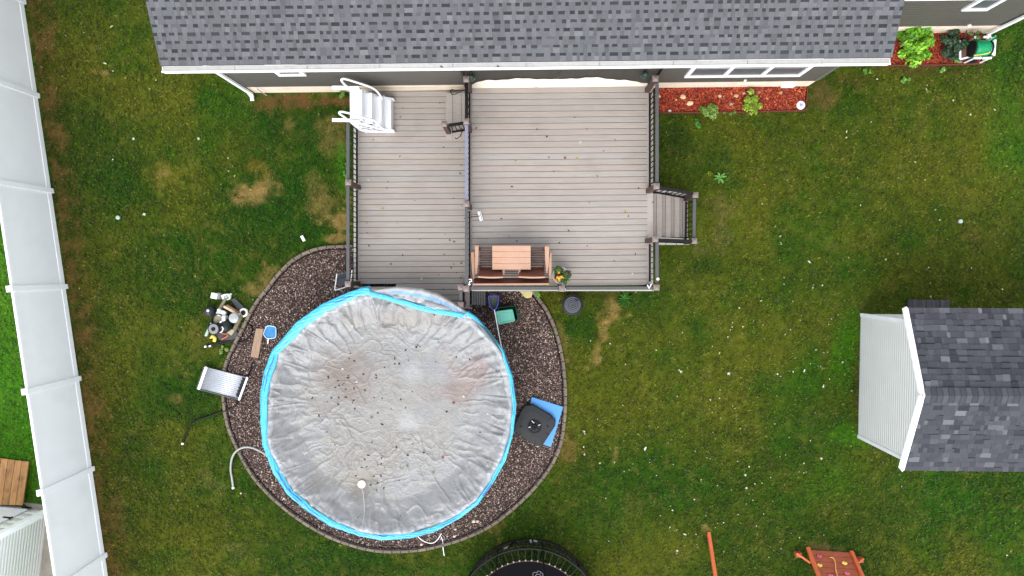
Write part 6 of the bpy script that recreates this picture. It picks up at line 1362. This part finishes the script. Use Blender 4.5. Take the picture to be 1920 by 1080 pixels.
# dark safety skirt between the rings: a real net of thin strands
mb = MB()
for i in range(120):
    a = 2*math.pi*i/120; b = a+.10*(1 if i % 2 else -1)
    mb.tube([(TC.x+(Rf+.0)*math.cos(a), TC.y+Rf*math.sin(a), .84), (GC.x+1.73*math.cos(b), GC.y+1.73*math.sin(b), .05)], .006, 3)
for z, t_ in ((.6, .3), (.35, .6)):
    mb.tube([Vector((TC.x*(1-t_)+GC.x*t_+(Rf*(1-t_)+1.73*t_)*math.cos(2*math.pi*i/72), TC.y*(1-t_)+GC.y*t_+(Rf*(1-t_)+1.73*t_)*math.sin(2*math.pi*i/72), z)) for i in range(72)], .007, 4, closed=True)
mb.build('net_skirt', M_black, tr_)
for i in range(64):
    a = 2*math.pi*(i+.5)/64
    if math.sin(a) < .35: continue
    mb = MB(); p, q = Vector((TC.x+Rm*math.cos(a), TC.y+Rm*math.sin(a), .855)), Vector((TC.x+(Rf-.03)*math.cos(a), TC.y+(Rf-.03)*math.sin(a), .85)); mb.tube([p, q], .013, 6); sp_ = mb.build('spring', mat('dark_green_grey_band', S(44, 50, 46, 0.4), .5, var=.2), tr_)
    mb = MB(); mb.box(p+Vector((math.cos(a)*.02, math.sin(a)*.02, .014)), (.035, .035, .014), a); mb.build('clip', M_sil, sp_)
for k in range(6):
    a = math.pi/2+.1+k*math.pi/3; p = Vector((math.cos(a), math.sin(a), 0)); mb = MB(); top = Vector((TC.x, TC.y, .84))+p*Rf; bt = Vector((GC.x, GC.y, .03))+p*1.7; s = Vector((-p.y, p.x, 0))*.35
    mb.tube([top+s, (top+bt)/2+s*.9, bt+s*.6], .024, 8); mb.tube([top-s, (top+bt)/2-s*.9, bt-s*.6], .024, 8); mb.build('leg', M_black, tr_)
for px in (932, 1018):
    q = P(px, 1060, .9); yy = TC.y+math.sqrt(max(.01, 1.8**2-(q.x-TC.x)**2)); mb = MB(); mb.tube([(q.x, yy, .3), (q.x, yy, 2.4), (q.x, yy-.12, 2.55)], .02, 8); mb.build('enclosure_pole', M_black, tr_, smooth=True)
mb = MB(); z_ = .856
for pts_ in (((1000, 1080), (999, 1076), (1002, 1073), (1007, 1074), (1008, 1071), (1014, 1072), (1013, 1075), (1017, 1074)), ((1004, 1080), (1006, 1077), (1011, 1077), (1014, 1080), (1012, 1084)), ((1017, 1074), (1018, 1079), (1016, 1085))):
    mb.tube([P(x, y, z_) for x, y in pts_], .006, 4, 4)
mb.build('printed_mark', mat('grey_print', S(120, 120, 124), .6), tm)
for x0, y0, x1, y1 in ((994.5, 1012, 996, 1018), (1000, 1013.5, 1007, 1015.5), (944, 1028, 955, 1024)):
    mb = MB(); mb.beam(P(x0, y0, .3), P(x1, y1, .3), .05, .02); mb.build('label_tag', M_sil, tr_)

# ---------------------------------------------------------------- wooden playset
M_ply = mat('orange_stained_wood', S(212, 102, 54, 0.8), .6, var=.18, vscale=4, stretch=(1, 1, 1), bump=.15)
M_ply2 = mat('red_brown_stained_wood', S(176, 88, 54, 0.75), .65, var=.22, vscale=5, bump=.2)
ps = thing('playset', P(1560, 1060, 0), 'orange stained wooden climbing frame with climbing wall at the bottom edge', 'playset')
def XZ(px, py, X0):
    d = ray(px, py); o = Vector((0, 0, HC)); k = X0/d.x; return o+d*k
La = P(1514, 1029, .0); Lb = XZ(1533.5, 1080, La.x+.02); Ra = P(1595.5, 1036, .0); Rb = XZ(1615.5, 1080, Ra.x+.02)
dL = (Lb-La).normalized(); dR = (Rb-Ra).normalized(); dm = ((dL+dR)/2).normalized(); nrm = Vector((1, 0, 0)).cross(dm); nrm = nrm if nrm.z > 0 else -nrm
LEN = 1.8/max(.3, dm.z)
for A in (La, Ra): mb = MB(); mb.beam(A+nrm*.04-dm*.02, A+nrm*.04+dm*LEN, .09, .09, up=tuple(nrm)); mb.build('side_rail', M_ply, ps, bevel=.012)
n = 14
for i in range(n):
    a = La+dm*(.10+i*.155)+Vector((.05, 0, 0))-nrm*.02; b = Ra+dm*(.10+i*.155)-Vector((.05, 0, 0))-nrm*.02; b = Vector((b.x, a.y*.35+b.y*.65, a.z*.35+b.z*.65)); mb = MB(); mb.beam(a, b, .145, .025, up=tuple(nrm)); mb.build('wall_board', M_ply2, ps)
def onw(px, py, off=.01):
    d = ray(px, py); o = Vector((0, 0, HC)); p0 = (La+Ra)/2+nrm*off; k = (p0-o).dot(nrm)/d.dot(nrm); return o+d*k
for x, y, c in ((1536, 1043, 'pink'), (1536.5, 1060, 'yellow'), (1583.5, 1056, 'yellow'), (1557, 1079, 'pink'), (1588, 1075, 'pink')):
    mb = MB(); q = onw(x, y, .02); Mx = nrm.to_track_quat('Z', 'Y').to_matrix()
    for dx, dy, s in ((-.03, .01, .035), (.03, -.005, .04), (.0, .02, .034)): mb.lathe(q+Mx @ Vector((dx, dy, 0)), [(s, 0), (s*.95, .02), (s*.6, .045), (.004, .05)], 12, Mx)
    mb.build('climbing_hold', mat('pink_hold', S(186, 92, 112), .5) if c == 'pink' else mat('yellow_hold', S(232, 204, 96), .5), ps, smooth=True)
mb = MB(); mb.tube([onw(x, y, .05) for x, y in ((1556, 1046), (1560, 1045), (1564, 1049), (1566.5, 1057), (1566.8, 1066), (1569, 1076), (1572, 1086), (1575, 1096))], .014, 8, 5); mb.build('rope', mat('tan_rope', S(214, 160, 100), .8), ps, smooth=True)
for a, b, z in (((1493, 1037), (1519, 1055), .12), ((1617, 1047), (1606, 1056), .12)): mb = MB(); mb.beam(P(*a, z), P(*b, z+.1), .05, .09); mb.build('brace', M_ply, ps)
mb = MB(); mb.box(P(1496, 1039, .07), (.14, .12, .14)); mb.build('foot', M_ply2, ps); mb = MB(); mb.box(P(1613, 1049, .07), (.12, .12, .12)); mb.build('foot', M_ply2, ps)
tp = La+dm*LEN; tq = Ra+dm*LEN
mb = MB(); mb.box(((tp.x+tq.x)/2, tp.y-.7, tp.z-.1), (tq.x-tp.x+.2, 1.4, .05)); mb.build('platform', M_ply2, ps)
for x in (tp.x, tq.x):
    for y in (tp.y-.05, tp.y-1.35): mb = MB(); mb.box((x, y, 1.2), (.09, .09, 2.4)); mb.build('corner_post', M_ply, ps)
Ba = P(1329, 998, 0); Bb = XZ(1341.5, 1080, Ba.x+.015); db = (Bb-Ba).normalized(); Lb_ = 2.3/max(.3, db.z)
mb = MB(); mb.beam(Ba+Vector((0, 0, -.02)), Ba+db*Lb_, .085, .085, up=(1, 0, 0)); mb.build('swing_leg', M_ply, ps, bevel=.01)
mb = MB(); e_ = Ba+db*Lb_; mb.beam(e_-Vector((.3, 0, 0)), (tp.x, e_.y, e_.z), .09, .14); mb.build('swing_beam', M_ply, ps)
